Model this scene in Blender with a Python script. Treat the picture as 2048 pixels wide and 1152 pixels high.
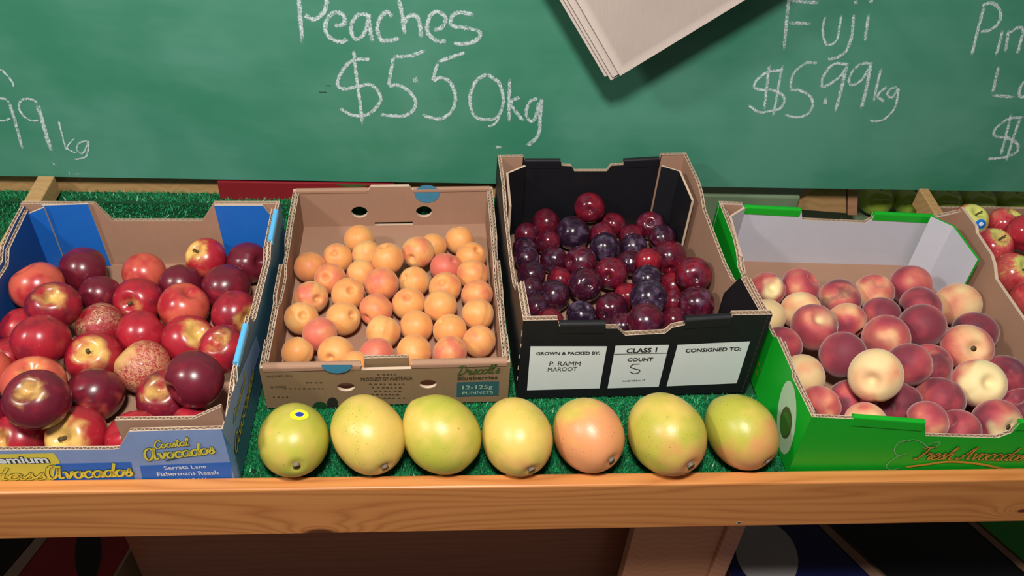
import bpy, bmesh, math, random
import numpy as np
from mathutils import Matrix, Vector

for _o in list(bpy.data.objects):
    bpy.data.objects.remove(_o)
SC = bpy.context.scene
COL = SC.collection

# ------------------------------------------------------------------ frame, camera, light
# The fruit shelf slopes TILT degrees up towards the chalkboard.  "Shelf" coordinates: u along
# the rail, v up the slope, n normal to the shelf; Z0 is the height of the shelf's origin.
TILT = math.radians(6.0)
Z0 = 0.86
CT, ST = math.cos(TILT), math.sin(TILT)


def S(u, v, n):
    return Vector((u, v * CT - n * ST, v * ST + n * CT + Z0))


def Sd(d):
    return Vector((d[0], d[1] * CT - d[2] * ST, d[1] * ST + d[2] * CT))


FPX = 1650.4
CAM = np.array([.1197, -.7421, .7794])
_yaw, _pit, _rol = (math.radians(a) for a in (5.864, 40.563, 4.1386))
_f = np.array([math.sin(_yaw), math.cos(_yaw), 0.])
_r = np.array([math.cos(_yaw), -math.sin(_yaw), 0.])
_u = np.array([0., 0., 1.])
_f, _u = _f * math.cos(_pit) - _u * math.sin(_pit), _u * math.cos(_pit) + _f * math.sin(_pit)
_r, _u = _r * math.cos(_rol) + _u * math.sin(_rol), _u * math.cos(_rol) - _r * math.sin(_rol)
CR, CU, CF = _r, _u, _f

cd = bpy.data.cameras.new('camera')
cd.sensor_width = 36.0
cd.lens = FPX / 2048 * 36
cd.clip_start = .02
cam = bpy.data.objects.new('camera', cd)
COL.objects.link(cam)
R_, U_, F_ = Sd(CR), Sd(CU), Sd(CF)
M = Matrix((R_, U_, -F_)).transposed().to_4x4()
M.translation = S(*CAM)
cam.matrix_world = M
SC.camera = cam

w = bpy.data.worlds.new('room_light')
SC.world = w
w.use_nodes = True
w.node_tree.nodes['Background'].inputs[0].default_value = (1.0, .95, .90, 1)
w.node_tree.nodes['Background'].inputs[1].default_value = .14


def lamp(name, loc, target, size, power, color, sy=None):
    L = bpy.data.lights.new(name, 'AREA')
    L.shape = 'RECTANGLE' if sy else 'DISK'
    L.size = size
    if sy:
        L.size_y = sy
    L.energy = power
    L.color = color
    o = bpy.data.objects.new(name, L)
    COL.objects.link(o)
    o.location = loc
    o.rotation_euler = (Vector(target) - Vector(loc)).to_track_quat('-Z', 'Y').to_euler()
    return o


lamp('ceiling_lamp', (.06, -.86, Z0 + 1.36), (.15, 0, Z0), .22, 25, (1, .955, .88))
lamp('ceiling_lamp', (-1.35, -.80, Z0 + 1.45), (.1, 0, Z0), .24, 17, (1, .955, .88))

SC.view_settings.view_transform = 'Standard'
SC.view_settings.look = 'None'
SC.view_settings.gamma = 1
SC.view_settings.use_curve_mapping = False
SC.view_settings.exposure = 0.22


# ------------------------------------------------------------------ pixel helpers (photo is 2048 x 1152)
def ray(x, y):
    return CF + CR * (x - 1024) / FPX - CU * (y - 576) / FPX


def on_n(x, y, n):
    d = ray(x, y)
    return CAM + d * (n - CAM[2]) / d[2]


def on_plane(x, y, p, nrm):
    d = ray(x, y)
    p, nrm = np.asarray(p, float), np.asarray(nrm, float)
    return CAM + d * ((p - CAM) @ nrm) / (d @ nrm)


UPW = np.array([0, ST, CT])           # true vertical, in shelf coordinates
FWW = np.array([0, CT, -ST])          # true horizontal depth, in shelf coordinates


# ------------------------------------------------------------------ object helpers
def tag(o, label=None, cat=None, group=None, kind=None):
    if label: o['label'] = label
    if cat: o['category'] = cat
    if group: o['group'] = group
    if kind: o['kind'] = kind
    return o


def mk(name, verts, faces, mats, fm=None, parent=None, smooth=False):
    me = bpy.data.meshes.new(name)
    me.from_pydata([tuple(map(float, v)) for v in verts], [], faces)
    for m in mats:
        me.materials.append(m)
    if fm is not None:
        me.polygons.foreach_set('material_index', fm)
    if smooth:
        me.polygons.foreach_set('use_smooth', [True] * len(faces))
    me.update()
    o = bpy.data.objects.new(name, me)
    COL.objects.link(o)
    if parent is not None:
        o.parent = parent
    return o


def empty_s(name, u, v, n=0.):
    """Empty whose local axes are the shelf axes, at shelf point (u,v,n)."""
    o = bpy.data.objects.new(name, None)
    COL.objects.link(o)
    o.empty_display_size = .05
    o.location = S(u, v, n)
    o.rotation_euler = (TILT, 0, 0)
    return o


def box_vf(x0, x1, y0, y1, z0, z1):
    v = [(x0, y0, z0), (x1, y0, z0), (x1, y1, z0), (x0, y1, z0), (x0, y0, z1), (x1, y0, z1), (x1, y1, z1), (x0, y1, z1)]
    return v, [(0, 3, 2, 1), (4, 5, 6, 7), (0, 1, 5, 4), (1, 2, 6, 5), (2, 3, 7, 6), (3, 0, 4, 7)]


def bevel(o, wdt, seg=2):
    m = o.modifiers.new('bevel', 'BEVEL')
    m.width = wdt
    m.segments = seg
    m.limit_method = 'ANGLE'
    return o


# ------------------------------------------------------------------ node helpers
class NT:
    def __init__(s, name):
        s.m = bpy.data.materials.new(name)
        s.m.use_nodes = True
        s.t = s.m.node_tree
        s.b = s.t.nodes['Principled BSDF']

    def n(s, typ, ins=None, **kw):
        nd = s.t.nodes.new(typ)
        for k, v in kw.items():
            setattr(nd, k, v)
        for k, v in (ins or {}).items():
            s.set(nd.inputs[k], v)
        return nd

    def set(s, sock, v):
        if hasattr(v, 'is_linked') or isinstance(v, bpy.types.NodeSocket):
            s.t.links.new(v, sock)
        elif isinstance(v, (tuple, list)) and len(v) == 3 and sock.type == 'RGBA':
            sock.default_value = (*v, 1)
        else:
            sock.default_value = v

    def bs(s, **kw):
        for k, v in kw.items():
            s.set(s.b.inputs[k.replace('_', ' ')], v)
        return s.m

    def coord(s, which='Object'):
        return s.n('ShaderNodeTexCoord').outputs[which]

    def mapping(s, vec, scale=(1, 1, 1), loc=(0, 0, 0), rot=(0, 0, 0)):
        return s.n('ShaderNodeMapping', {'Vector': vec, 'Scale': scale, 'Location': loc, 'Rotation': rot}).outputs[0]

    def noise(s, vec, scale, detail=3, rough=.5, dist=0):
        return s.n('ShaderNodeTexNoise', {'Vector': vec, 'Scale': scale, 'Detail': detail, 'Roughness': rough, 'Distortion': dist}).outputs['Fac']

    def ramp(s, fac, stops, interp='LINEAR'):
        r = s.n('ShaderNodeValToRGB', {'Fac': fac})
        r.color_ramp.interpolation = interp
        e = r.color_ramp.elements
        while len(e) < len(stops):
            e.new(.5)
        for i, (p, c) in enumerate(stops):
            e[i].position = p
            e[i].color = (*c, 1) if len(c) == 3 else c
        return r.outputs[0]

    def mix(s, fac, a, b, blend='MIX'):
        m = s.n('ShaderNodeMix', data_type='RGBA', blend_type=blend)
        s.set(m.inputs[0], fac)
        s.set(m.inputs[6], a)
        s.set(m.inputs[7], b)
        return m.outputs[2]

    def math(s, op, a, b=0., c=None, clamp=False):
        m = s.n('ShaderNodeMath', operation=op, use_clamp=clamp)
        s.set(m.inputs[0], a)
        s.set(m.inputs[1], b)
        if c is not None:
            s.set(m.inputs[2], c)
        return m.outputs[0]

    def vadd(s, a, b):
        m = s.n('ShaderNodeVectorMath', operation='ADD')
        s.set(m.inputs[0], a)
        s.set(m.inputs[1], b)
        return m.outputs[0]

    def sep(s, v):
        return s.n('ShaderNodeSeparateXYZ', {'Vector': v}).outputs

    def step(s, x, a, b):
        m = s.n('ShaderNodeMapRange', {'Value': x, 'From Min': a, 'From Max': b, 'To Min': 0., 'To Max': 1.}, interpolation_type='SMOOTHSTEP')
        return m.outputs[0]

    def bump(s, h, strength=.2, dist=.001):
        s.set(s.b.inputs['Normal'], s.n('ShaderNodeBump', {'Height': h, 'Strength': strength, 'Distance': dist}).outputs[0])


def plain(name, col, rough=.6, var=.12, scale=60., spec=.4):
    t = NT(name)
    c = t.coord()
    nz = t.noise(c, scale, 3)
    k = t.math('MULTIPLY_ADD', nz, 2 * var, 1 - var)
    t.bs(Base_Color=t.mix(1., (*col, 1), t.n('ShaderNodeCombineColor', {0: k, 1: k, 2: k}).outputs[0], 'MULTIPLY'),
         Roughness=rough, Specular_IOR_Level=spec)
    return t.m


def kraft(name, col, var=.07):
    t = NT(name)
    c = t.coord()
    a = t.noise(c, 18, 4)
    b = t.noise(t.mapping(c, (1, 1, .08)), 500, 2)
    k = t.math('ADD', t.math('MULTIPLY_ADD', a, 2 * var, 1 - var), t.math('MULTIPLY_ADD', b, .12, -.06))
    t.bs(Base_Color=t.mix(1., (*col, 1), t.n('ShaderNodeCombineColor', {0: k, 1: k, 2: k}).outputs[0], 'MULTIPLY'),
         Roughness=.8, Specular_IOR_Level=.2)
    t.bump(b, .08, .0005)
    return t.m


M_KRAFT = kraft('kraft_card', (.36, .205, .138))
M_KRAFTD = kraft('kraft_card_printed_side', (.25, .16, .085))
M_EDGE = kraft('cut_card_edge', (.56, .42, .32), .15)
M_FLUTE = kraft('card_flute', (.36, .25, .17), .2)
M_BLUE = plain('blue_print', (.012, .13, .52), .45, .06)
M_BLUESHADE = plain('shaded_blue_print', (.008, .06, .25), .5, .06)  # the same blue, with the left inner wall's shade put into the colour
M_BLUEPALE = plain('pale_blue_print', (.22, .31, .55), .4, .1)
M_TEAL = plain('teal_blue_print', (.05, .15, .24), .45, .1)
M_BLACK = plain('black_print', (.006, .006, .009), .55, .2)
M_GREEN = plain('green_print', (.006, .36, .018), .38, .05)
M_WHITE = plain('white_card', (.52, .52, .59), .55, .04)
M_LABEL = plain('white_label', (.66, .70, .70), .5, .04)
M_INK = plain('black_ink', (.02, .018, .016), .6, .2)
M_INKBR = plain('brown_ink', (.055, .04, .018), .7, .2)
M_GOLD = plain('gold_ink', (.50, .26, .03), .45, .2)
M_YELLOW = plain('yellow_ink', (.70, .58, .07), .5, .1)
M_DKGREEN = plain('dark_green_ink', (.012, .06, .02), .5, .1)
M_OLIVE = plain('olive_green_ink', (.06, .09, .02), .6, .2)
M_TEALINK = plain('teal_ink', (.03, .10, .11), .55, .1)
M_SKYINK = plain('sky_blue_ink', (.05, .22, .36), .5, .1)
M_WHITEINK = plain('white_ink', (.75, .80, .85), .5, .03)
M_LTBLUE = plain('light_blue_fold', (.10, .42, .75), .4, .05)
M_PALEGREEN = plain('pale_green_print', (.42, .58, .38), .45, .06)


def wood(name, c0, c1, knots=(), scale=1., axis_x=True):
    t = NT(name)
    c = t.coord()
    wv = t.mapping(c, (.9, 9, 9) if axis_x else (9, 9, .9))
    d = t.noise(wv, 2.2, 2)
    xyz = t.sep(c)
    if knots:
        acc = None
        for kx, kz, kr in knots:
            dx = t.math('MULTIPLY', t.math('SUBTRACT', xyz[0], kx), .45)
            dz = t.math('SUBTRACT', xyz[2], kz)
            r = t.math('SQRT', t.math('ADD', t.math('MULTIPLY', dx, dx), t.math('MULTIPLY', dz, dz)))
            g = t.math('POWER', 2.718, t.math('MULTIPLY', r, -1. / kr))
            acc = g if acc is None else t.math('ADD', acc, g)
    wave_in = t.math('ADD', t.math('MULTIPLY', t.math('ADD', xyz[2], t.math('MULTIPLY', xyz[1], .7)), 70.), t.math('MULTIPLY', d, 5.5 * scale))
    if knots:
        wave_in = t.math('ADD', wave_in, t.math('MULTIPLY', acc, 8.))
    s = t.math('SINE', t.math('MULTIPLY', wave_in, 6.28))
    s = t.math('POWER', t.math('MULTIPLY_ADD', s, .5, .5), .45)
    fine = t.noise(t.mapping(c, (3, 160, 160) if axis_x else (160, 160, 3)), 3, 3)
    fac = t.math('ADD', t.math('MULTIPLY', s, .6), t.math('MULTIPLY', fine, .4))
    col = t.mix(fac, (*c1, 1), (*c0, 1))
    if knots:
        col = t.mix(t.step(acc, .62, .80), col, (.10, .025, .008, 1))
    t.bs(Base_Color=col, Roughness=.33, Specular_IOR_Level=.5)
    t.bump(fine, .05, .001)
    return t.m


M_PINE = wood('varnished_pine', (.62, .255, .078), (.41, .135, .034),
              knots=[(*[on_plane(x, y, (0, -.1905, 0), (0, 1, 0))[k] for k in (0, 2)], r) for x, y, r in ((640, 1066, .024), (2046, 1022, .010))])
M_PINE2 = wood('pine_offcut', (.48, .29, .13), (.38, .21, .085), axis_x=False)
M_DARKWOOD = wood('reddish_timber_panel', (.26, .10, .05), (.20, .07, .034))
M_POST = wood('pale_timber_post', (.48, .25, .15), (.40, .19, .105), axis_x=False)

# ------------------------------------------------------------------ the setting
M_FLOOR = plain('concrete_floor', (.10, .09, .08), .7, .2, 8)
M_WALL = plain('painted_wall', (.30, .28, .25), .8, .05, 6)
v, f = box_vf(-4, 4, -3.5, 1.6, -.1, 0)
tag(mk('floor', v, f, [M_FLOOR]), kind='structure')
v, f = box_vf(-4, 4, 1.6, 1.7, 0, 3)
tag(mk('wall_back', v, f, [M_WALL]), kind='structure')

# ------------------------------------------------------------------ the display stand
stand = empty_s('display_stand', 0, 0, 0)
tag(stand, 'long pine display stand with varnished front rail carrying the fruit cartons', 'display stand')
RV0, RV1, RN0, RN1 = -.1905, -.1732, -.0745, .012     # front rail cross-section
v, f = box_vf(-1.35, 1.75, RV0, RV1, RN0, RN1)
bevel(mk('front_rail', v, f, [M_PINE], parent=stand), .0022)
v, f = box_vf(-1.35, 1.75, RV1 + .0005, .333, -.026, -.006)
mk('shelf_board', v, f, [M_DARKWOOD], parent=stand)
# pale rear rail below the chalkboard, and the tread it stands on
v, f = box_vf(-1.35, .50, .334, .47, -.02, .021)
mk('rear_tread', v, f, [M_DARKWOOD], parent=stand)
v, f = box_vf(-1.35, .50, .360, .376, .0215, .075)
bevel(mk('rear_rail', v, f, [M_PINE2], parent=stand), .0015)
# the lower panel and its end post
pl = on_plane(262, 1100, (0, -.10, 0), (0, 1, 0))
pr = on_plane(1432, 1100, (0, -.10, 0), (0, 1, 0))
pr2 = on_plane(1466, 1100, (0, -.10, 0), (0, 1, 0))
pm = on_plane(1258, 1100, (0, -.10, 0), (0, 1, 0))
pl = on_plane(262, 1100, (0, -.03, 0), (0, 1, 0))
v, f = box_vf(pl[0], pm[0] + .03, -.03, -.008, -.55, -.0265)
mk('lower_panel', v, f, [M_DARKWOOD], parent=stand)
v, f = box_vf(pm[0], pr[0], -.10, -.082, -.55, -.0265)
mk('end_plank', v, f, [M_POST], parent=stand)
v, f = box_vf(pr[0] + .0005, pr2[0], -.108, -.03, -.55, -.0265)
bevel(mk('panel_post', v, f, [M_POST], parent=stand), .002)
for ux in (-1.2, 1.62):
    v, f = box_vf(ux - .03, ux + .03, -.10, -.04, -.87, -.0265)
    mk('leg', v, f, [M_POST], parent=stand)
    v, f = box_vf(ux - .03, ux + .03, .27, .33, -.92, -.0265)
    mk('leg', v, f, [M_POST], parent=stand)
# nail hole in the rail
q = on_plane(1478, 1045, (0, RV0, 0), (0, 1, 0))
ring = [(q[0] + .0035 * math.cos(a), RV0 - .0004, q[2] + .003 * math.sin(a)) for a in np.linspace(0, 2 * math.pi, 14, endpoint=False)]
ring += [(q[0] + .002 * math.cos(a), RV0 - .0005, q[2] + .0017 * math.sin(a)) for a in np.linspace(0, 2 * math.pi, 14, endpoint=False)]
mk('nail_hole', ring, [tuple((i, (i + 1) % 14, 14 + (i + 1) % 14, 14 + i)) for i in range(14)] + [tuple(range(14, 28))],
   [M_EDGE, M_INK], [0] * 14 + [1], stand)

# timber dividers between the bays, sloping from the chalkboard's foot down to the front rail
def divider(u0, u1, top, slope):
    prof = [(.343, top), (-.172, top - slope * .515), (-.172, -.003), (.325, -.003), (.325, .032), (.343, .032)]
    n = len(prof)
    vs = [(u, vv, nn) for u in (u0, u1) for vv, nn in prof]
    o = mk('bay_divider', vs, [tuple(range(n)), tuple(reversed(range(n, 2 * n)))] + [(k, k + n, (k + 1) % n + n, (k + 1) % n) for k in range(n)], [M_PINE2], parent=stand)
    bm_ = bmesh.new()
    bm_.from_mesh(o.data)
    bmesh.ops.recalc_face_normals(bm_, faces=bm_.faces)
    bm_.to_mesh(o.data)
    bm_.free()
    bevel(o, .001, 1)


divider(-.4945, -.4705, .0627, .075)
divider(.8840, .9000, .0652, .095)

# ------------------------------------------------------------------ artificial grass (nobody could count the blades)
def turf_mat():
    t = NT('artificial_grass')
    c = t.coord()
    n = t.noise(c, 900, 2)
    n2 = t.noise(c, 25, 2)
    col = t.ramp(n, [(.25, (.004, .10, .035)), (.5, (.010, .26, .085)), (.75, (.06, .55, .22))])
    col = t.mix(t.math('MULTIPLY', n2, .25), col, (.002, .07, .03, 1))
    t.bs(Base_Color=col, Roughness=.38, Specular_IOR_Level=.6)
    return t.m


M_TURF = turf_mat()
M_TURFBASE = plain('turf_backing', (.004, .06, .02), .8, .3, 300)
rngt = np.random.default_rng(7)
BV, BF = [], []


def blades(n, u0, u1, v0, v1, nfun, h=.0062):
    U = rngt.uniform(u0, u1, n)
    V = rngt.uniform(v0, v1, n)
    for x, y in zip(U, V):
        z, vert = nfun(y)
        a = rngt.uniform(0, 6.283)
        wd = rngt.uniform(.0007, .0013)
        hh = h * rngt.uniform(.6, 1.15)
        lx, ly = rngt.normal(0, .0028, 2)
        i = len(BV)
        if vert:          # the rounded nosing: blades point forward
            BV.extend([(x - wd * math.cos(a), .333, z - wd * math.sin(a)), (x + wd * math.cos(a), .333, z + wd * math.sin(a)), (x + lx, .333 - hh, z + ly)])
        else:
            BV.extend([(x - wd * math.cos(a), y - wd * math.sin(a), z), (x + wd * math.cos(a), y + wd * math.sin(a), z), (x + lx, y + ly, z + hh)])
        BF.append((i, i + 1, i + 2))


flat = lambda y: (-.0045, False)
blades(34000, -.115, .52, -.171, -.045, flat)
blades(22000, -.95, -.497, -.171, .222, flat)
blades(8000, -.8, -.10, .222, .330, flat)
blades(3000, .18, .21, -.05, .34, flat)
blades(5000, .47, .53, .05, .34, flat)
blades(6000, .50, 1.0, .235, .332, flat)
blades(2500, -.12, .5, .322, .332, flat)
blades(9000, -.8, .5, 0, .026, lambda y: (y - .003, True))
blades(5600, -.8, .5, .334, .359, lambda y: (.0235, False))
v, f = box_vf(-1.34, 1.74, RV1 + .001, .3325, -.0058, -.0042)
o1 = [tuple(p) for p in v]
v2, f2 = box_vf(-1.34, .50, .3315, .3335, -.004, .0236)
v3, f3 = box_vf(-1.34, .50, .3336, .3595, .0212, .0236)
nb = len(BV)
verts = BV + o1 + v2 + v3
faces = BF + [tuple(i + nb for i in q) for q in f] + [tuple(i + nb + 8 for i in q) for q in f2] + [tuple(i + nb + 16 for i in q) for q in f3]
turf = mk('artificial_grass', verts, faces, [M_TURF, M_TURFBASE], [0] * len(BF) + [1] * 18)
turf.location = S(0, 0, 0)
turf.rotation_euler = (TILT, 0, 0)
tag(turf, 'bright green artificial grass matting covering the shelf under the cartons', 'artificial grass', kind='stuff')

# ------------------------------------------------------------------ chalkboard
BOARD_P = np.array([0, .345, .06])          # foot of the board's front face (shelf coordinates)


def board_mat():
    t = NT('green_chalkboard')
    c = t.coord()
    a = t.noise(t.mapping(c, (1., 1, 1.3)), 2.6, 4, .6, .4)
    b = t.noise(t.mapping(c, (.6, 1, 2.5)), 9, 4, .6)
    fine = t.noise(c, 420, 2)
    sm = t.step(t.math('ADD', t.math('MULTIPLY', a, .8), t.math('MULTIPLY', b, .2)), .36, .66)
    col = t.mix(sm, (.024, .178, .102, 1), (.072, .245, .175, 1))
    col = t.mix(t.math('MULTIPLY', fine, .12), col, (.11, .26, .19, 1))
    t.bs(Base_Color=col, Roughness=.62, Specular_IOR_Level=.35)
    t.bump(fine, .06, .0004)
    return t.m


M_BOARD = board_mat()
bz = S(*BOARD_P)
board = mk('chalkboard', *box_vf(-1.5, 2.0, 0, .008, 0, 1.0), [M_BOARD])
board.location = bz
tag(board, 'long green chalkboard with fruit prices hand-lettered in white chalk', 'chalkboard')


def chalk_mat():
    t = NT('white_chalk')
    c = t.coord()
    g = t.noise(c, 520, 3, .7)
    g2 = t.noise(c, 130, 2)
    e = t.n('ShaderNodeAttribute', attribute_name='pressure').outputs['Fac']
    al = t.math('ADD', t.math('ADD', t.math('MULTIPLY', g, .9), t.math('MULTIPLY', g2, .35)), t.math('MULTIPLY', e, .42))
    al = t.step(al, .80, 1.20)
    t.bs(Base_Color=(.60, .70, .73, 1), Roughness=.95, Specular_IOR_Level=.1, Alpha=t.math('MULTIPLY', al, .92))
    return t.m


M_CHALK = chalk_mat()
rc = random.Random(5)


def smooth_path(pts, k=6):
    if len(pts) < 3:
        n = max(2, int(math.dist(pts[0], pts[-1]) / 8))
        return [tuple(np.array(pts[0]) + (np.array(pts[-1]) - np.array(pts[0])) * i / n) for i in range(n + 1)]
    P = [np.array(p, float) for p in pts]
    P = [2 * P[0] - P[1]] + P + [2 * P[-1] - P[-2]]
    out = []
    for i in range(1, len(P) - 2):
        for j in range(k):
            s = j / k
            a, b, c, d = P[i - 1:i + 3]
            out.append(tuple(.5 * ((2 * b) + (c - a) * s + (2 * a - 5 * b + 4 * c - d) * s * s + (3 * b - a - 3 * c + d) * s ** 3)))
    out.append(tuple(P[-2]))
    return out


def chalk_word(strokes, scale, ox, oy, wpx):
    """One word or price on the board: strokes traced on the board's own plane."""
    V, Fc, PR = [], [], []
    for st in strokes:
        sw = wpx
        if isinstance(st[0], (int, float)):
            sw, st = st[0], st[1:]
        pts = [(ox + x / scale, oy + y / scale) for x, y in st]
        loc = []
        for x, y in smooth_path(pts):
            p = on_plane(x, y, BOARD_P, FWW)
            wpt = S(*p) - bz
            loc.append((wpt.x, wpt.z))
        n = len(loc)
        base = len(V)
        lift = .0005 + rc.random() * .0003
        hw = sw * .5 * .00080
        for i, (x, z) in enumerate(loc):
            a, b = loc[max(0, i - 1)], loc[min(n - 1, i + 1)]
            tx, tz = b[0] - a[0], b[1] - a[1]
            L = math.hypot(tx, tz) or 1
            nx, nz = -tz / L, tx / L
            e = hw * (1 if 0 < i < n - 1 else .7)
            lf = lift + i * 4e-6
            for sd_, pr_ in ((1, .12), (.45, 1.), (-.45, 1.), (-1, .12)):
                k_ = e * sd_ * rc.uniform(.85, 1.12)
                V.append((x + nx * k_, -lf, z + nz * k_))
                PR.append(pr_ * (1 if 0 < i < n - 1 else .5))
            if i:
                k = base + 4 * i
                for q_ in range(3):
                    Fc.append((k - 4 + q_, k + q_, k + 1 + q_, k - 3 + q_))
    o = mk('chalk_lettering', V, Fc, [M_CHALK], parent=board)
    at = o.data.attributes.new('pressure', 'FLOAT', 'POINT')
    at.data.foreach_set('value', PR)
    return o


Z4 = (3.413, 560, 0)
chalk_word([
    [(128, -150), (130, 0), (155, 300)], [(165, 100), (235, 130), (300, 80), (320, 0), (305, -100), (220, -160), (128, -150)],
    [(370, 175), (440, 160), (430, 100), (370, 85), (320, 140), (310, 210), (350, 260), (420, 285), (460, 262)],
    [(600, 100), (540, 100), (490, 160), (490, 230), (520, 265), (570, 235), (600, 150), (605, 100), (615, 200), (632, 288)],
    [(770, 115), (730, 80), (680, 130), (665, 200), (690, 270), (740, 275), (815, 262)],
    [(808, -30), (835, 110), (852, 235)], [(848, 160), (880, 110), (930, 110), (955, 170), (965, 260)],
    [(1050, 210), (1110, 180), (1130, 120), (1080, 80), (1030, 100), (1005, 180), (1020, 240), (1080, 280), (1135, 275)],
    [(1325, 103), (1250, 85), (1190, 95), (1165, 140), (1180, 175), (1270, 190), (1350, 210), (1365, 245), (1320, 285), (1240, 300), (1185, 290)]],
    *Z4, 11)
chalk_word([
    [(620, 405), (540, 405), (470, 430), (410, 510), (395, 580), (440, 605), (530, 590), (610, 575), (660, 610), (690, 670), (660, 730), (600, 780), (520, 790), (460, 770), (405, 735)],
    [(503, 340), (520, 500), (540, 650), (565, 848)],
    [(990, 345), (890, 380), (775, 385)], [(775, 385), (755, 500), (740, 590)], [(740, 590), (800, 580), (880, 620), (925, 690), (910, 750), (850, 790), (760, 790), (685, 780)],
    [14, (908, 552), (924, 546), (940, 540)],
    [(1265, 355), (1180, 385), (1070, 425)], [(1078, 430), (1055, 500), (1045, 550)], [(1045, 550), (1100, 530), (1160, 560), (1195, 640), (1190, 720), (1150, 780), (1080, 810), (970, 785)],
    [(1410, 505), (1340, 550), (1300, 640), (1305, 740), (1340, 800), (1410, 815), (1480, 800), (1520, 720), (1520, 640), (1490, 560), (1410, 500)], [7, (1500, 790), (1470, 840), (1420, 865)],
    [(1570, 535), (1563, 700), (1565, 830)], [(1640, 660), (1575, 705), (1665, 830)],
    [(1760, 670), (1710, 690), (1680, 760), (1700, 820), (1740, 810), (1770, 690)], [11, (1785, 665), (1775, 800), (1770, 900), (1740, 950), (1685, 992)],
    [8, (1472, 1005), (1490, 1003), (1512, 1005)]], *Z4, 9.5)
Z3 = (2.88, 0, 0)
chalk_word([
    [6, (-60, 420), (0, 400), (40, 430), (70, 470), (82, 500)],
    [6, (55, 590), (30, 570), (-20, 570), (-40, 620), (-15, 680), (20, 695), (60, 680)], [9, (55, 590), (95, 720), (130, 855)],
    [6, (215, 590), (180, 570), (125, 575), (110, 620), (140, 670), (190, 695), (225, 690)], [11, (215, 590), (255, 730), (297, 868)],
    [5, (338, 690), (360, 780), (385, 865)], [4, (430, 795), (388, 850), (450, 885)],
    [5, (510, 808), (455, 825), (445, 865), (480, 880), (512, 812), (505, 875), (490, 905), (430, 918)],
    [5, (300, 930), (325, 960)], [2, (398, 985), (402, 1006)], [2, (420, 1003), (475, 1000)]], *Z3, 7)
Z6 = (3.413, 1448, 0)
chalk_word([
    [(445, -40), (425, 150), (408, 340)], [(440, 3), (645, 18)], [(440, 155), (592, 160)],
    [7, (690, 110), (672, 200), (685, 280), (715, 305), (770, 265), (800, 95)],
    [(885, 95), (870, 250), (830, 350), (770, 390), (705, 405)], [9, (888, 20), (900, 14), (912, 8)],
    [(985, 95), (960, 290)], [9, (990, 14), (1003, 9), (1016, 6)]], *Z6, 9)
chalk_word([
    [(400, 480), (300, 490), (230, 540), (205, 590), (240, 610), (330, 615), (400, 650), (410, 690), (380, 740), (320, 755), (240, 765), (165, 715)],
    [(310, 430), (290, 600), (275, 750)], [(400, 440), (370, 600), (335, 797)],
    [(635, 430), (560, 430), (475, 500), (455, 605), (510, 615), (580, 650), (605, 700), (580, 770), (500, 800), (408, 780)],
    [18, (676, 692), (690, 690), (704, 689)],
    [(850, 440), (760, 435), (700, 480), (665, 560), (680, 590), (740, 560), (800, 510), (840, 445)], [10, (840, 445), (800, 600), (758, 768)],
    [(1010, 435), (940, 435), (880, 480), (850, 550), (880, 580), (940, 540), (1000, 440)], [10, (1005, 420), (970, 600), (933, 747)],
    [(1070, 470), (1045, 580), (1020, 690)], [(1110, 590), (1048, 650), (1095, 695)],
    [7, (1180, 590), (1130, 610), (1115, 650), (1150, 660), (1188, 605), (1170, 720), (1120, 790), (1060, 825), (990, 820)]], *Z6, 8)
chalk_word([
    [(1775, 40), (1730, 210), (1688, 380)], [(1755, 40), (1830, 20), (1885, 80), (1870, 160), (1810, 205), (1745, 215)],
    [(1902, 200), (1855, 385)], [(1942, 200), (1920, 360)], [(1945, 225), (2000, 190), (2040, 200), (2020, 290), (2003, 368)],
    [(1875, 445), (1830, 640)], [(1825, 650), (1982, 662)], [(2080, 560), (2040, 565), (2012, 630), (2030, 662), (2085, 640)],
    [(2045, 800), (1940, 810), (1850, 880), (1850, 930), (1930, 940), (2000, 980), (2000, 1030), (1950, 1060), (1865, 1080), (1795, 1082)],
    [(1960, 770), (1920, 940), (1885, 1065)], [(2022, 800), (1970, 950), (1922, 1105)]], *Z6, 9)
# two scratches in the paint
chalk_dark = plain('board_scratch', (.01, .035, .02), .7, .1)
for y0, x0, x1 in ((172, 652, 662), (185, 638, 653)):
    a, b = (S(*on_plane(x, y0, BOARD_P, FWW)) - bz for x in (x0, x1))
    mk('scratch', [(a.x, -.0004, a.z), (b.x, -.0004, b.z), (b.x, -.0004, b.z + .0012), (a.x, -.0004, a.z + .0012)], [(0, 1, 2, 3)], [chalk_dark], parent=board)

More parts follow.
